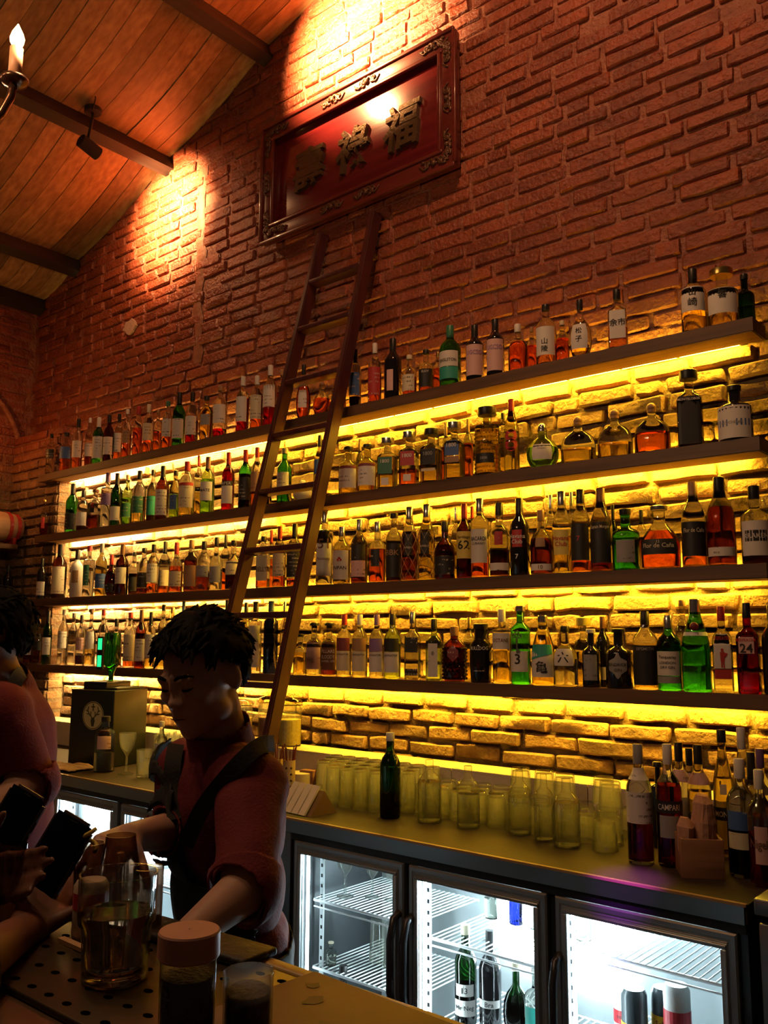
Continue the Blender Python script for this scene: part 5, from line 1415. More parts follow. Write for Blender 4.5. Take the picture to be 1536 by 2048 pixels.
for z0, z1 in ((.165, .225), (.075, .135)): rbox('lit_panel', M_GLOW, sg, -.043, -.015, -.0635, -.0615, z0, z1, .001)
def place_std(px, base, top, w_, shape, g, lq, lvl, cap, lab, label, y=None): return counter_bottle(px, base, top, w_, shape, g, lq, lvl, cap, lab, label, (), y)
place_std(207, 1548, 1432, 40, 'tall', 'c', 'W', .35, 'sk', 'i.42,.76@40', 'clear bottle with a pale pink label in front of the dispenser')
p = onZ(252, 1549, CZ); o = obj('stemmed_glass', wg_m); o.location = (p.x, p.y, CZ + .001); o.scale = (1.12, 1.12, 1.15); tag(o, 'clear wine glass on the worktop right of the dispenser', 'glass')
p = onZ(288, 1556, CZ); o = obj('tumbler', tumbler_mesh(.036, .040, .13, False), M_TUMB); o.location = (p.x, p.y, CZ + .001); tag(o, 'upright clear mixing beaker beside the wine glass', 'glass')
place_std(320, 1556, 1442, 26, 'std', 'c', 'W', .4, 'sw', 'w.3,.6', 'slim clear bottle partly behind the bartender chest', None)
for i, (x, y) in enumerate(((-4.02, -.27), (-3.93, -.27), (-3.84, -.27), (-3.75, -.27), (-3.88, -.35), (-3.79, -.35), (-3.66, -.30), (-3.56, -.30))):
    o = obj('stemmed_glass' if i % 3 else 'tumbler', wg_m if i % 3 else tall_m); o.location = (x, y, CZ + .001)
    tag(o, 'clear glass in the cluster between dispenser and bartender, %s from left' % ordinal(i + 1), 'glass', 'glass cluster by the dispenser')
cl = MB(); n = 14
for j in range(n):
    for i in range(n):
        u, v = i / (n - 1), j / (n - 1); q = Vector((u * .30, v * .15, 0)); z = .006 + .030 * abs(noise.noise(Vector((u * 4, v * 5, 2)))) * (1 if 0 < i < n - 1 and 0 < j < n - 1 else .3)
        cl.v.append(Vector((q.x + .02 * noise.noise(Vector((v * 3, 1, 0))), q.y, z)))
cl.f = [(j * n + i, j * n + i + 1, j * n + n + i + 1, j * n + n + i) for j in range(n - 1) for i in range(n - 1)]
cp = onZ(95, 1538, CZ)
o = cl.build('bar_towel', mat('towel', (.46, .30, .16), .9, bump=.3, bscale=80), None, smooth=True); o.location = (-4.34, -.795, CZ + .001); o.rotation_euler = (0, 0, .06); tag(o, 'crumpled beige bar towel in front of the dispenser', 'towel')
so = o.modifiers.new('thick', 'SOLIDIFY'); so.thickness = .004; so.offset = 1
# side shelves against the left wall with barrel and bottles
M_SIDE = wood('side_shelf_wood', (0.07, 0.035, 0.02), (0.15, 0.075, 0.04), .6, 'Y', 3)
for (z, nm) in ((2.20, 'short side shelf carrying the little barrel'), (1.815, 'short side shelf of dark bottles under the barrel')):
    o = rbox('side_shelf', M_SIDE, None, XL + .012, -5.80, -1.05, -.20, z - .035, z, .003); tag(o, nm, 'shelf', 'side shelves')
bar = thing('barrel', 'small pale wooden barrel with red hoops on the side shelf', 'barrel', (-5.92, -.300, 2.20))
b = MB(); b.lathe([(.080, -.16), (.098, -.10), (.106, 0), (.098, .10), (.080, .16)], 20); me = b.mesh('staves'); me.transform(Matrix.Translation((0, 0, .125)) @ Matrix.Rotation(PI / 2, 4, 'X')); obj('staves', autosmooth(me, .8), wood('barrel_wood', (.42, .22, .12), (.58, .34, .20), .5, 'Y', 3), bar)
for yy, rr in ((-.12, .0955), (-.06, .1045), (.06, .1045), (.12, .0955)):
    b = MB(); b.lathe([(rr, -.012), (rr + .003, -.012), (rr + .003, .012), (rr, .012)], 20, cap0=False, cap1=False); me = b.mesh('hoop'); me.transform(Matrix.Translation((0, yy, .125)) @ Matrix.Rotation(PI / 2, 4, 'X')); obj('hoop', me, mat('hoop_red', (.42, .03, .03), .45), bar)
for yy in (-.1, .1): rbox('cradle_leg', mat('hoop_red', (.42, .03, .03), .45), bar, -.07, .07, yy - .012, yy + .012, 0, .05, .003)
for i, (yy, sh_, g, lab, cap) in enumerate(((-.31, 'apo', 'k', 'e.18,.56@-55', 'ck'), (-.39, 'wine', 'd', 'w.2,.5@40', 'fk'), (-.48, 'wine', 'g', 'w.2,.45@50', 'fp'), (-.225, 'wine', 'k', 'w.15,.4@30', 'fk'))):
    t = thing('bottle', ['black stout bottle with a diamond label on the side shelf', 'dark green bottle with white label on the side shelf', 'green bottle at the left picture edge on the side shelf', 'black bottle with small white label nearest the wall on the side shelf'][i], 'bottle', (-5.86, yy, 1.815), 1.0)
    make_bottle(t, .24 + .03 * (i in (1, 2)), .035, sh_, g, '-', 0, cap, parse_labels(lab), [], 18)
o = rbox('wood_board', mat('orange_board', (.30, .10, .03), .6, var=.3, bscale=8), None, -5.88, -5.80, -.62, -.20, 1.28, 1.775, .004); tag(o, 'orange-brown wooden board below the side shelves behind the left bartender', 'board')
point_lamp('niche_light', (-5.72, -0.62, 2.85), 6.5, (1.0, 0.36, 0.07), .04)

# ================================================================== GUEST BAR IN THE FOREGROUND
BZ, BY = 1.12, -2.264
M_BARW = wood('bar_wood', (0.05, 0.026, 0.014), (0.10, 0.052, 0.026), .35, 'X', 3, coat=.3)
bar_t = thing('guest_bar', 'long wooden guest bar across the bottom of the picture', 'bar', (-1.4, BY, 0))
def bbox(nm, m_, x0, x1, y0, y1, z0, z1, bev=.004): return rbox(nm, m_, bar_t, x0 + 1.4, x1 + 1.4, y0 - BY, y1 - BY, z0, z1, bev)
bbox('bar_top', M_BARW, -4.6, .9, -2.86, BY, BZ - .045, BZ - .006); bbox('lit_edge_strip', mat('edge_wood_lit', (.42, .26, .07), .4, var=.2, bscale=15), -4.6, .9, BY - .018, BY + .006, BZ - .045, BZ + .006, .005)  # yellow edge: the LED light it catches is put into its colour
bbox('front_panel', M_BARW, -4.6, .9, -2.66, -2.60, 0, BZ - .045); bbox('back_panel', M_DSTEEL, -4.6, .9, -2.36, -2.33, 0, BZ - .045)
# perforated drip tray
M_TRAY = mat('tray_brass', (.075, .052, .030), .36, .6, bump=.1, bscale=20)
tray = thing('drip_tray', 'perforated metal drip tray under the water glass', 'tray', (-1.10, -2.44, BZ - .006))
rbox('tray_plate', M_TRAY, tray, -.32, .36, -.115, .155, .0, .010, .003)
hole_m = MB().lathe([(.0065, 0), (.0065, .0008)], 12).mesh('hole'); hole_m.materials.append(mat('hole_black', (.002, .002, .002), .9, spec=0.0))
for i in range(16):
    for j in range(6):
        o = obj('hole', hole_m, None, tray); o.location = (-.30 + i * .0425 + (j % 2) * .021, -.095 + j * .045, .0097); o.scale = (1.2, .8, 1)
# worn leather-look cutting board
cb_o = rbox('cutting_board', mat('worn_board', (.095, .042, .026), .55, var=.4, bscale=9, bump=.15), None, -.07, .20, -.13, .125, 0, .022, .006)
cb_o.location = (-.80, -2.425, BZ + .005); cb_o.rotation_euler = (0, 0, -.05); tag(cb_o, 'worn brown board with dark stains beside the dark-filled shot glass', 'board')
M_STAIN = mat('stain', (.07, .05, .015), .6)
for (x, y, r_) in ((.005, .055, .016), (-.03, .085, .010), (.06, .02, .007)):
    b = MB(); rr = random.Random(int(x * 999)); n = 11; b.v = [Vector((x + r_ * math.cos(i * 2 * PI / n) * rr.uniform(.5, 1.2), y + r_ * math.sin(i * 2 * PI / n) * rr.uniform(.5, 1.2), .0225)) for i in range(n)]; b.f = [tuple(range(n))]
    b.build('stain', M_STAIN, cb_o, fix=False)
mat_o = rbox('bar_mat', mat('rubber_mat', (.02, .014, .010), .6, bump=.3, bscale=60), None, -.16, .12, -.035, .035, 0, .012, .004); mat_o.location = (-1.10, -2.295, BZ + .006); mat_o.rotation_euler = (0, 0, .08); tag(mat_o, 'dark rubber bar mat under the bartender forearm', 'mat')

# rocks glass of water
TZ = BZ + .0045
def bar_pt(px, py, z=TZ): return onZ(px, py, z)
p = bar_pt(229, 1958)
rg_t = thing('rocks_glass', 'heavy clear tumbler half full of water in the foreground', 'glass', (p.x, p.y, TZ))
rg_t.scale = (1.2, 1.2, 1.2)
b = MB(); b.lathe([(.033, 0), (.036, .003), (.0375, .045), (.0385, .058), (.0425, .062), (.0435, .113), (.0412, .113), (.040, .063), (.036, .057), (.0345, .016), (.030, .011), (.001, .010)], 32, cap1=False); obj('glass_body', autosmooth(b.mesh('glass_body'), .9), glass('rocks_glass', (.97, .975, .96), edge=2.2, ior=1.8), rg_t)
b = MB(); b.lathe([(.028, .0125), (.0335, .017), (.0348, .056), (.0392, .064), (.0395, .072)], 32); obj('water', autosmooth(b.mesh('water'), .9), liquid('water', (.985, .985, .97)), rg_t)
b = MB(); b.lathe([(.030, .0005), (.034, .003), (.034, .009), (.029, .010)], 32); obj('thick_base', autosmooth(b.mesh('thick_base'), .9), liquid('glass_base', (.97, .97, .93), 1.5), rg_t)
# mixing glasses and bottles behind it
def lathe_thing(name, label, cat, px, py, parts, z=TZ):
    p = bar_pt(px, py, z); t = thing(name, label, cat, (p.x, p.y, z))
    for (nm, m_, pr, closed) in parts:
        b = MB(); b.lathe(pr, 28, cap1=closed); obj(nm, autosmooth(b.mesh(nm), .9), m_, t)
    return t
M_SMOKE = glass('smoked_glass', (.62, .52, .46), edge=2.2)
lathe_thing('carafe', 'smoky glass carafe narrowing to the rim behind the water glass', 'carafe', 234, 1852, [('carafe_body', M_SMOKE, [(.031, 0), (.033, .004), (.0325, .055), (.029, .10), (.0238, .132), (.0235, .138), (.0222, .138), (.0222, .132), (.027, .10), (.031, .055), (.030, .010), (.001, .009)], False)])
lathe_thing('small_bottle', 'tiny clear bottle inside the smoky carafe', 'bottle', 236, 1851, [('bottle_body', M_CLEAR, [(.013, 0), (.015, .002), (.015, .05), (.006, .075), (.005, .10), (.007, .102), (.007, .108)], True)], TZ + .0105)
lathe_thing('highball_glass', 'tall straight glass with brown tint right of the carafe', 'glass', 292, 1868, [('glass_body', M_SMOKE, [(.021, 0), (.0225, .003), (.0235, .098), (.0222, .098), (.021, .008), (.001, .008)], False)])
lathe_thing('highball_glass', 'tall glass with a lemon twist beside the phone', 'glass', 172, 1845, [('glass_body', M_SMOKE, [(.021, 0), (.0225, .003), (.0235, .122), (.0222, .122), (.021, .008), (.001, .008)], False)])
p = bar_pt(174, 1843); b = MB(); b.tube([(p.x + .010 * math.cos(t * 2), p.y + .010 * math.sin(t * 2), TZ + .108 + .011 * t) for t in [i * .25 for i in range(14)]], .0035, 6); tag(b.build('lemon_twist', mat('lemon', (.62, .45, .08), .5), None, smooth=True), 'curl of lemon peel in the tall glass beside the phone', 'garnish')
can2 = thing('drink_can', 'small can with a red label between phone and water glass', 'can', (*bar_pt(178, 1878).xy, TZ)); b = MB(); b.lathe([(.022, 0), (.026, .006), (.026, .078), (.021, .086)], 22); obj('can_body', autosmooth(b.mesh('can_body'), .7), mat('can_cream', (.45, .36, .26), .4), can2)
b = MB(); b.lathe([(.0265, .046), (.0266, .070)], 22, cap0=False, cap1=False); obj('red_label', b.mesh('red_label'), mat('can_red', (.50, .03, .04), .4), can2)
# jar with pink-brown lid, shot glass with dark contents, wooden stick, two more glasses
M_BEANS = mat('dark_contents', (.028, .012, .012), .7, bump=1.0, bscale=160)
p = bar_pt(370, 2128)
jar = thing('spice_jar', 'clear jar of dark contents with a pinkish wooden lid in the foreground', 'jar', (p.x, p.y, TZ))
b = MB(); b.lathe([(.028, 0), (.030, .003), (.030, .108), (.028, .110)], 28); obj('jar_body', autosmooth(b.mesh('jar_body'), .9), M_CLEAR, jar)
b = MB(); b.lathe([(.0275, .003), (.028, .006), (.028, .090)], 28); obj('contents', autosmooth(b.mesh('contents'), .9), M_BEANS, jar)
b = MB(); b.lathe([(.032, .108), (.0335, .110), (.0335, .134), (.032, .136), (.001, .1365)], 28, cap1=False); obj('lid', autosmooth(b.mesh('lid'), .6), mat('lid_wood', (.42, .20, .15), .6, var=.12, bscale=40), jar)
p = bar_pt(493, 2110)
sg2 = thing('shot_glass', 'small straight glass packed with dark grounds at the bottom edge', 'glass', (p.x, p.y, TZ))
b = MB(); b.lathe([(.025, 0), (.027, .003), (.028, .086), (.0265, .087), (.0255, .085), (.0245, .006), (.001, .005)], 28, cap1=False); obj('glass_body', autosmooth(b.mesh('glass_body'), .9), glass('shot_glass', (.93, .93, .93), edge=1.6, glow_mix=.06), sg2)
b = MB(); b.lathe([(.023, .008), (.0243, .012), (.0250, .066), (.018, .071), (.001, .073)], 28, cap1=False); obj('contents', autosmooth(b.mesh('contents'), .9), M_BEANS, sg2)
a, c = bar_pt(122, 1878, TZ + .004), bar_pt(172, 1900, TZ + .004); b = MB(); d = (c - a); b.box((a + c) / 2, (d.length, .011, .006), d.to_track_quat('X', 'Z').to_matrix()); tag(b.build('stir_stick', mat('stick', (.55, .30, .14), .6), None), 'flat wooden stir stick left of the water glass', 'stick')
lathe_thing('highball_glass', 'glass rim peeking out left of the phones', 'glass', 4, 1862, [('glass_body', M_SMOKE, [(.024, 0), (.026, .003), (.030, .128), (.0285, .128), (.0245, .008), (.001, .008)], False)])

# ================================================================== PEOPLE
class Body:
    def __init__(s): s.mb = MB(); s.segs = []
    def cap(s, name, a, b, ra, rb, flat=None):
        a, b = Vector(a), Vector(b); s.segs.append((name, a, b, ra, rb))
        s.mb.tube([a, b], [ra, rb], 16); s.mb.sphere(a, ra, 14, 10); s.mb.sphere(b, rb, 14, 10)
    def ell(s, name, c, r, rot=None, seg=True):
        if seg: s.segs.append((name, Vector(c), Vector(c) + Vector((0, 0, .001)), sum(r) / 3, sum(r) / 3))
        s.mb.sphere(c, r, 20, 14, rot)
    def remesh(s, voxel, smooth=6):
        me = s.mb.mesh('tmp'); o = bpy.data.objects.new('tmp', me); col.objects.link(o)
        m = o.modifiers.new('r', 'REMESH'); m.mode = 'VOXEL'; m.voxel_size = voxel
        m2 = o.modifiers.new('s', 'SMOOTH'); m2.factor = .5; m2.iterations = smooth
        dg = bpy.context.evaluated_depsgraph_get(); out = bpy.data.meshes.new_from_object(o.evaluated_get(dg))
        bpy.data.objects.remove(o); out.polygons.foreach_set('use_smooth', [True] * len(out.polygons)); return out
    def nearest_all(s, me):
        import numpy as np
        n = len(me.vertices); P = np.empty(n * 3); me.vertices.foreach_get('co', P); P = P.reshape(-1, 3)
        best = np.full(n, 1e9); idx = np.zeros(n, int); tt = np.zeros(n)
        for i, (nm, a, b, ra, rb) in enumerate(s.segs):
            A = np.array(a); D = np.array(b) - A; t = np.clip(((P - A) @ D) / max(1e-9, D @ D), 0, 1)
            d = np.linalg.norm(P - (A + t[:, None] * D), axis=1) - (ra + (rb - ra) * t)
            m = d < best; best[m] = d[m]; idx[m] = i; tt[m] = t[m]
        return [(s.segs[i][0], t) for i, t in zip(idx.tolist(), tt.tolist())]
def shell(name, me, pred, off, wr, mat_, parent, thick=.003, seed=0, wscale=9):
    """cloth over the body: the faces pred() picks, pushed outwards with folds"""
    me.update(); vs = me.vertices; nrm = [v.normal.copy() for v in vs]
    ok = [pred(v.co, v.normal, i) for i, v in enumerate(vs)]; idx = {}; mb = MB()
    for p in me.polygons:
        if all(ok[i] for i in p.vertices):
            f = []
            for i in p.vertices:
                if i not in idx:
                    idx[i] = len(mb.v); c = vs[i].co
                    n_ = noise.noise(c * wscale + Vector((seed, 0, 0))) + .5 * noise.noise(c * wscale * 2.3 + Vector((0, seed, 0)))
                    mb.v.append(c + nrm[i] * (off + wr * n_))
                f.append(idx[i])
            mb.f.append(tuple(f))
    o = mb.build(name, mat_, parent, smooth=True, fix=False)
    sm = o.modifiers.new('s', 'SMOOTH'); sm.factor = .4; sm.iterations = 2
    md = o.modifiers.new('t', 'SOLIDIFY'); md.thickness = thick; md.offset = 1
    return o
def hand(B, name, wrist, fd, pn, sd, curl, sc_=1.0, spread=.0205, thumb=(.75, .55, .35), tcurl=.3):
    """palm plus five jointed fingers; fd towards the fingers, pn out of the palm, sd towards the thumb"""
    fd, pn, sd = Vector(fd).normalized(), Vector(pn), Vector(sd)
    pn = (pn - fd * pn.dot(fd)).normalized(); s2 = fd.cross(pn); sd = s2 if s2.dot(sd) > 0 else -s2
    w = Vector(wrist)
    for i, (off, ml, ln) in enumerate(((1.45, .082, .078), (.5, .086, .088), (-.5, .082, .080), (-1.4, .074, .064))):
        k = w + (fd * ml + sd * off * spread) * sc_
        B.cap(name, w + sd * off * .011 * sc_, k, .0155 * sc_, .0118 * sc_)
        p, d = k, fd.copy(); a = 0
        for j, fr in enumerate((.46, .30, .24)):
            a = curl[i] * (1.0, 1.15, .7)[j]; ax = sd
            d = (d * math.cos(a) + pn * math.sin(a) - 0 * ax).normalized() if True else d
            q = p + d * ln * fr * sc_; B.cap(name, p, q, (.0088, .0082, .0074)[j] * sc_, (.0082, .0074, .0064)[j] * sc_); p = q
            pnn = pn - d * pn.dot(d)
            if pnn.length > .15: pass
    k = w + (sd * .020 + fd * .022) * sc_; d = (sd * thumb[0] + fd * thumb[1] + pn * thumb[2]).normalized()
    q = k + d * .046 * sc_; B.cap(name, k, q, .0145 * sc_, .0108 * sc_); d2 = (d * math.cos(tcurl) + (fd * .7 + pn * .3) * math.sin(tcurl)).normalized()
    q2 = q + d2 * .034 * sc_; B.cap(name, q, q2, .0105 * sc_, .0092 * sc_); B.cap(name, q2, q2 + d2 * .022 * sc_, .0092 * sc_, .0075 * sc_)
def head(B, c, f, u, k=1.0):
    """head with brow, nose, lips, jaw and ears; f faces forward, u up"""
    f = Vector(f).normalized(); u = (Vector(u) - f * Vector(u).dot(f)).normalized(); s = f.cross(u) * -1.0     # s = towards the person's left
    M3 = Matrix((s, f, u)).transposed(); c = Vector(c)
    def E(x, y, z, rx, ry, rz, rot=None):
        B.ell('head', c + M3 @ (Vector((x, y, z)) * k), (rx * k, ry * k, rz * k), M3 if rot is None else M3 @ rot, seg=False)
    E(0, -.014, .034, .076, .096, .088); E(0, .028, -.022, .064, .062, .088); E(0, .036, -.072, .050, .048, .042); E(0, .064, -.096, .024, .020, .019)
    for q in (-1, 1):
        E(q * .040, .056, -.020, .026, .026, .022); E(q * .048, .018, -.066, .018, .034, .026)
        E(q * .030, .079, .022, .022, .013, .010); E(q * .031, .074, .004, .0155, .0125, .0095)
        E(q * .079, -.012, -.004, .009, .020, .033, Matrix.Rotation(q * .35, 3, 'Z')); E(q * .010, .094, -.030, .009, .010, .008)
    E(0, .086, .004, .0085, .014, .030); E(0, .099, -.024, .0115, .013, .0125); E(0, .080, -.056, .026, .013, .018)
    E(0, .0895, -.0545, .022, .009, .0055); E(0, .0880, -.0655, .019, .009, .0065)
    B.segs.append(('head', c + u * .03 * k, c - u * .05 * k, .085 * k, .06 * k))
    return c, M3
def face_parts(par, c, M3, hairm, k=1.0):
    c = Vector(c)
    for q in (-1, 1):
        b = MB(); pts = [c + M3 @ (Vector((q * x, y, z)) * k) for x, y, z in ((.013, .0935, .024), (.024, .0935, .0295), (.036, .0875, .030), (.048, .074, .024))]
        b.tube(pts, [.0030, .0038, .0034, .0016], 6); b.build('eyebrow', hairm, par, smooth=True)
        b = MB(); pts = [c + M3 @ (Vector((q * x, y, z)) * k) for x, y, z in ((.017, .0835, .000), (.026, .0872, -.0015), (.035, .0855, -.001), (.044, .076, .002))]
        b.tube(pts, [.0014, .0024, .0024, .0012], 6); b.build('eyelashes', hairm, par, smooth=True)
    b = MB(); b.tube([c + M3 @ (Vector((x, .0985 - abs(x) * .28, -.0598)) * k) for x in (-.021, -.010, 0, .010, .021)], [.0008, .0016, .0018, .0016, .0008], 6); b.build('mouth_line', mat('mouth', (.10, .025, .02), .5), par, smooth=True)
def hair(par, me, c, M3, hairm, k=1.0, front=.078, seed=1, puff=.018, tufts=520):
    c = Vector(c); inv = M3.transposed(); rr = random.Random(seed)
    def local(p): return inv @ (p - c) / k
    def isH(p, n_, i=0):
        q = local(p)
        if q.length > .17: return False
        line = front - .055 * max(0, min(1, (.055 - q.y) / .06))          # hairline sinks towards the temples
        if q.y < .0: line = .004 - .35 * min(.16, -q.y)
        if abs(q.x) > .066 and -.045 < q.y < .012: line = max(line, .030)
        return q.z > line
    o = shell('hair', me, isH, puff, .010, hairm, par, .004, seed, 26)
    pts = [(v.co.copy(), v.normal.copy()) for v in me.vertices if isH(v.co, v.normal)]
    b = MB()
    for i in range(tufts):
        p, n_ = rr.choice(pts); q = local(p)
        flow = M3 @ Vector((rr.uniform(-.7, .7), .8 if q.y > .01 else -.5, -.1 if q.z > .07 else -1.0)); flow = (flow - n_ * flow.dot(n_)).normalized()
        L = rr.uniform(.026, .048) * k * (1.0 if q.z > .05 else .6); a0 = p + n_ * (puff * .6); a1 = a0 + (n_ * .55 + flow * .8).normalized() * L * .5; a2 = a1 + (flow + n_ * rr.uniform(-.25, .25)).normalized() * L * .55
        b.tube([a0, a1, a2], [.0085, .0065, .0012], 5, caps=False)
    tag(b.build('hair_tufts', hairm, par, smooth=True), kind='stuff')
M_SKIN = mat('skin', (0.44, 0.235, 0.165), .5, sss=.0, var=.08, bscale=30)
M_HAIR = mat('black_hair', (0.006, 0.005, 0.0045), .75, spec=.06)
M_SHIRT = mat('red_shirt', (0.125, 0.007, 0.013), .85, bump=.25, bscale=180)
M_APRON = mat('dark_apron', (0.016, 0.013, 0.012), .85, bump=.2, bscale=150)
M_TROUS = mat('dark_trousers', (0.014, 0.013, 0.015), .85)
def strap(par, pts, wd, m_, nm='strap'):
    b = MB(); k = len(pts); P = [Vector(p) for p in pts]; fine = []
    for i in range(k - 1):
        p0, p1, p2, p3 = P[max(0, i - 1)], P[i], P[i + 1], P[min(k - 1, i + 2)]
        for j in range(5):
            t = j / 5; fine.append(.5 * ((2 * p1) + (p2 - p0) * t + (2 * p0 - 5 * p1 + 4 * p2 - p3) * t * t + (3 * p1 - p0 - 3 * p2 + p3) * t ** 3))
    fine.append(P[-1])
    for i, p in enumerate(fine):       # flat woven strap: wide across the picture, thin towards the body
        t = (fine[min(i + 1, len(fine) - 1)] - fine[max(i - 1, 0)]).normalized(); v = (CAM - p).normalized(); n_ = (v - t * v.dot(t)).normalized(); a = t.cross(n_)
        b.v += [p + a * wd + n_ * .004, p - a * wd + n_ * .004, p - a * wd - n_ * .012, p + a * wd - n_ * .012]
    for i in range(len(fine) - 1):
        for j in range(4): b.f.append((i * 4 + j, i * 4 + (j + 1) % 4, i * 4 + 4 + (j + 1) % 4, i * 4 + 4 + j))
    o = obj(nm, autosmooth(b.mesh(nm), .8), m_, par); return o
FH = Vector((FWD.x, FWD.y, 0)).normalized(); RH = Vector((RGT.x, RGT.y, 0)).normalized()

def person(label, hc, hf, hu, neck, chest, pelvis, side, arms, voxel, hair_seed, apron=True, tuft=520, hk=1.0, puff=.018, pants=True):
    """side: unit vector to the person's left; arms: list of (shoulder, elbow, wrist, handspec)"""
    B = Body(); neck, chest, pelvis = Vector(neck), Vector(chest), Vector(pelvis); side = Vector(side).normalized()
    spine = (neck - pelvis).normalized(); fw_ = side.cross(spine).normalized()
    rot = Matrix((side, fw_, spine)).transposed()
    c, M3 = head(B, hc, hf, hu, hk)
    B.cap('neck', Vector(hc) + M3 @ Vector((0, -.02, -.06)), neck + (pelvis - neck) * .03, .052, .060)
    B.ell('torso', chest, (.165, .105, .17), rot); B.ell('torso', chest + (neck - chest) * .52, (.150, .082, .085), rot)
    B.ell('torso', (chest + pelvis) / 2, (.140, .098, .17), rot); B.ell('pelvis', pelvis, (.155, .110, .13), rot)
    B.segs.append(('torso', chest + spine * .05, pelvis, .12, .12))
    for i, (sh_, el, wr, hs) in enumerate(arms):
        sh_, el, wr = Vector(sh_), Vector(el), Vector(wr)
        B.cap('torso', neck + (chest - neck) * .35, sh_, .060, .060); B.cap('upper%d' % i, sh_, el, .056, .043); B.cap('fore%d' % i, el, wr, .042, .026)
        if hs: hand(B, 'hand', wr, **hs)
    if pants:
        for s in (-1, 1):
            hip = pelvis + side * s * .085 - spine * .04; knee = Vector((hip.x, hip.y, pelvis.z * .53)) + fw_ * .03; ank = Vector((knee.x, knee.y, .09)) - fw_ * .03
            B.cap('leg', hip, knee, .082, .058); B.cap('leg', knee, ank, .056, .040); B.cap('foot%d' % (s > 0), ank - Vector((0, 0, .045)), ank + fw_ * .16 - Vector((0, 0, .055)), .042, .034)
    me = B.remesh(voxel); body = obj('person', me, M_SKIN); tag(body, label, 'person')
    SG = B.nearest_all(me)
    def shirt(p, n_, i):
        nm, t = SG[i]
        return nm in ('torso', 'upper0', 'upper1', 'pelvis') or (nm in ('fore0', 'fore1') and t < .10) or (nm == 'neck' and t > .38)
    shell('shirt', me, shirt, .010, .006, M_SHIRT, body, .003, hair_seed)
    for q in '01':
        shell('rolled_cuff', me, lambda p, n_, i: (SG[i][0] == 'upper' + q and SG[i][1] > .86) or (SG[i][0] == 'fore' + q and SG[i][1] < .14), .019, .004, M_SHIRT, body, .004, hair_seed + 3)
    if pants: shell('trousers', me, lambda p, n_, i: SG[i][0] in ('leg', 'pelvis') and p.z < pelvis.z + .05, .014, .003, M_TROUS, body, .003, 4)
    if pants:
        for q in '01': shell('shoe', me, lambda p, n_, i: SG[i][0] == 'foot' + q, .006, 0, M_BLACKM, body, .003, 5)
    if apron:
        top = chest + spine * .10
        def ap(p, n_, i):
            nm, t = SG[i]
            if nm not in ('torso', 'pelvis', 'leg'): return False
            q = rot.transposed() @ (p - pelvis); hgt = q.z
            lim = .135 if hgt > .26 else .22
            return abs(q.x) < lim and n_.dot(fw_) > (.05 if hgt > .1 else -.2) and (p - top).dot(spine) < 0 and p.z > .55
        shell('apron', me, ap, .026, .003, M_APRON, body, .003, 9)
    hair(body, me, c, M3, M_HAIR, hk, seed=hair_seed, puff=puff, tufts=tuft); face_parts(body, c, M3, M_HAIR, hk)
    return body, rot, fw_, spine, c, M3

# --- main bartender, turned to the left of the picture and bending over the bar
aY = math.radians(30)
fwd_b = (-RH * math.cos(aY) - FH * math.sin(aY)).normalized(); left_b = (-FH * math.cos(aY) + RH * math.sin(aY)).normalized()
hcen = V(404, 1354, 1.82); nk = V(446, 1497, 1.87); ch = V(452, 1640, 1.90); pv = V(470, 1900, 1.97)
aH = math.radians(60); hf = (-RH * math.cos(aH) - FH * math.sin(aH) + Vector((0, 0, -.30))).normalized()
lsh = nk + left_b * .168 - Vector((0, 0, .055)); rsh = nk - left_b * .160 - Vector((0, 0, .060)) + fwd_b * .02
lel = V(490, 1778, 1.53); lwr = V(368, 1878, 1.40)
rel_ = V(352, 1660, 1.92); rwr = V(254, 1676, 1.60)
person('bartender in a dark red shirt and black apron bending over the bar', hcen, hf, Vector((0, 0, 1)) + RH * .10 + fwd_b * .25, nk, ch, pv, left_b,
       [(lsh, lel, lwr, dict(fd=V(300, 1905, 1.34) - lwr, pn=Vector((0, 0, -1)), sd=-FH, curl=(.25, .28, .3, .35))),
        (rsh, rel_, rwr, dict(fd=V(215, 1700, 1.50) - rwr, pn=Vector((0, 0, -1)) - RH * .4, sd=-FH, curl=(.45, .5, .5, .55)))], .0058, 2, hk=.95)
BP = bpy.data.objects['person']
strap(BP, [V(545, 1487, 1.76), V(520, 1492, 1.70), V(485, 1520, 1.66), V(440, 1570, 1.66), V(400, 1625, 1.70), V(372, 1690, 1.73)], .016, M_APRON)
strap(BP, [V(352, 1490, 1.90), V(345, 1530, 1.86), V(345, 1580, 1.84), V(352, 1640, 1.80)], .017, M_APRON)

# --- second bartender at the left edge, head cut by the frame
aY = math.radians(20)
fwd_c = (-RH * math.cos(aY) - FH * math.sin(aY)).normalized(); left_c = (-FH * math.cos(aY) + RH * math.sin(aY)).normalized()
hc2 = V(-30, 1284, 2.12); nk2 = V(8, 1375, 2.16); ch2 = V(15, 1500, 2.18); pv2 = V(15, 1760, 2.24)
lsh2 = nk2 + left_c * .17 - Vector((0, 0, .05)); rsh2 = nk2 - left_c * .17 - Vector((0, 0, .05))
person('bartender in a red shirt with black strap cut off by the left edge', hc2, fwd_c + Vector((0, 0, -.1)), Vector((0, 0, 1)), nk2, ch2, pv2, left_c,
       [(lsh2, V(62, 1565, 2.0), V(-30, 1625, 1.86), dict(fd=-RH - FH * .4, pn=Vector((0, 0, -1)), sd=-FH, curl=(.4, .4, .4, .4))),
        (rsh2, V(-60, 1560, 2.3), V(-120, 1610, 2.1), dict(fd=-RH - FH * .3, pn=Vector((0, 0, -1)), sd=FH, curl=(.4, .4, .4, .4)))], .0085, 12, tuft=260, hk=.94, puff=.012)
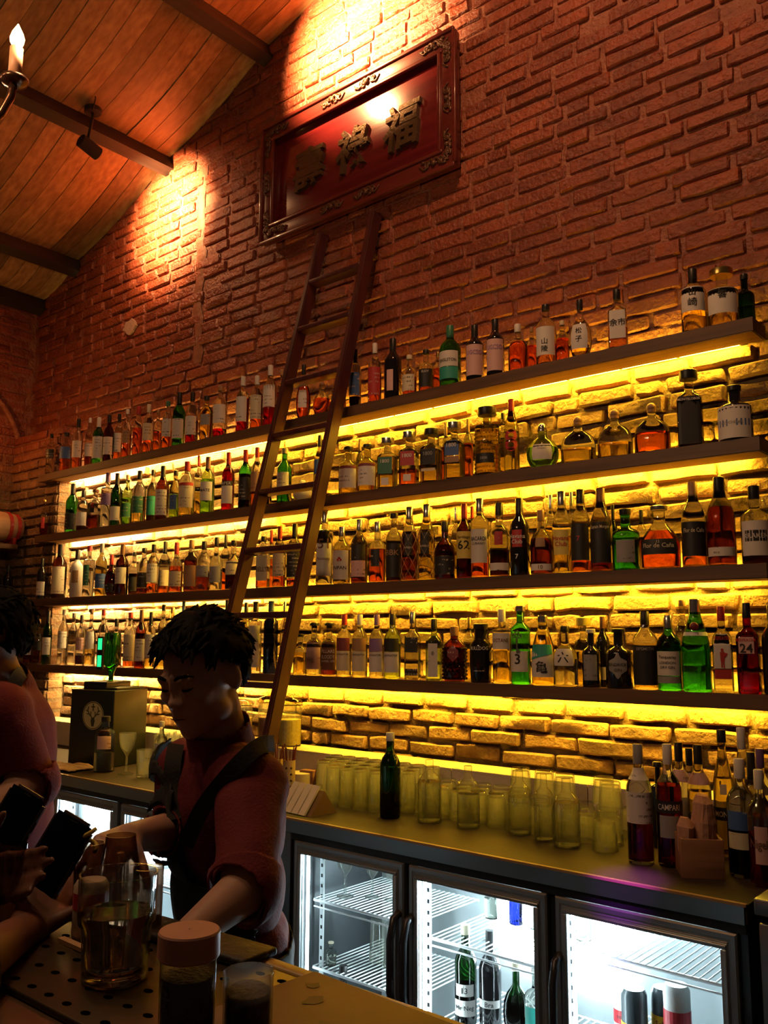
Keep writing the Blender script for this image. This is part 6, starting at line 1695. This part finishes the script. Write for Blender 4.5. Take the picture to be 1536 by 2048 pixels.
B2 = [o for o in bpy.data.objects if o.name.startswith('person') and o.get('category') == 'person' and o is not BP][0]
strap(B2, [V(46, 1345, 2.15), V(38, 1352, 2.06), V(22, 1385, 2.03), V(8, 1430, 2.02), V(-5, 1500, 2.02)], .016, M_APRON)

# --- guest at the left holding a phone in each hand
def phone(name_label, c, up, nrm, w_=.076, h_=.156):
    up = Vector(up).normalized(); nrm = (Vector(nrm) - up * Vector(nrm).dot(up)).normalized(); xx = up.cross(nrm)
    M3 = Matrix((xx, -nrm, up)).transposed().to_4x4(); t = thing('phone', name_label, 'phone'); t.matrix_world = Matrix.Translation(c) @ M3
    me = MB().bx(-w_ / 2, w_ / 2, -.0045, .0045, -h_ / 2, h_ / 2).mesh('case'); bm = bmesh.new(); bm.from_mesh(me)
    bmesh.ops.bevel(bm, geom=[e for e in bm.edges if abs(e.verts[0].co.y - e.verts[1].co.y) > .005], offset=.012, segments=5, affect='EDGES'); bmesh.ops.bevel(bm, geom=[e for e in bm.edges if abs(e.verts[0].co.y - e.verts[1].co.y) < 1e-5], offset=.0018, segments=2, affect='EDGES')
    bm.to_mesh(me); bm.free(); obj('case', autosmooth(me, .8), mat('phone_case', (.05, .03, .028), .4), t)
    rbox('screen', mat('phone_screen', (.006, .007, .012), .5, spec=0.0), t, -w_ / 2 + .004, w_ / 2 - .004, -.0054, -.0040, -h_ / 2 + .004, h_ / 2 - .004, .0006)
    s = MB(); s.box((0, -.0058, h_ / 2 - .008), (.014, .0006, .0022)); s.build('earpiece', M_BLACKM, t)
    for (dz, L_) in ((.03, .018), (.005, .018)):
        s = MB(); s.box((w_ / 2 + .0006, 0, dz), (.002, .003, L_)); s.build('side_button', M_BLACKM, t)
    return t
up1 = RGT * .0679 + UPV * .1275 + FWD * .043; xa1 = RGT * .070 - UPV * .004 - FWD * .012; n1 = xa1.cross(up1).normalized()
phone('dark phone tilted in the guest hand above the water glass', V(103, 1725, 1.43), up1, n1)
phone('second dark phone cut off by the left edge of the picture', V(12, 1668, 1.50), up1, n1)
wr1 = V(52, 1860, 1.335); wr2 = V(-92, 1772, 1.37)
left_g = Vector((-.80, -.60, 0)).normalized()
M_GUEST = mat('guest_top', (.03, .02, .022), .9)
gb = person('guest reaching in from the left edge to hold up two phones', Vector((-1.24, -3.16, 1.62)), Vector((.1, 1, -.1)), Vector((0, 0, 1)), Vector((-1.22, -3.19, 1.46)), Vector((-1.21, -3.20, 1.28)), Vector((-1.20, -3.22, .98)), left_g,
       [(Vector((-1.06, -3.05, 1.39)), V(-140, 1985, 1.02), wr1, dict(fd=V(118, 1775, 1.45) - wr1, pn=-FWD, sd=RGT, curl=(.12, .10, .10, .12), thumb=(.55, .80, .35), tcurl=.5)),
        (Vector((-1.38, -3.26, 1.39)), V(-330, 1900, 1.16), wr2, dict(fd=RGT + UPV * .12 + FWD * .1, pn=-FWD * .8 + UPV * .4, sd=UPV, curl=(.30, .32, .34, .36)))], .0056, 21, apron=False, tuft=200)[0]
gb.data.materials.clear(); gb.data.materials.append(mat('guest_skin', (0.17, 0.070, 0.045), .5, var=.1, bscale=30))
for ch_ in gb.children:
    if ch_.name.startswith(('shirt', 'rolled')): ch_.data.materials.clear(); ch_.data.materials.append(M_GUEST)
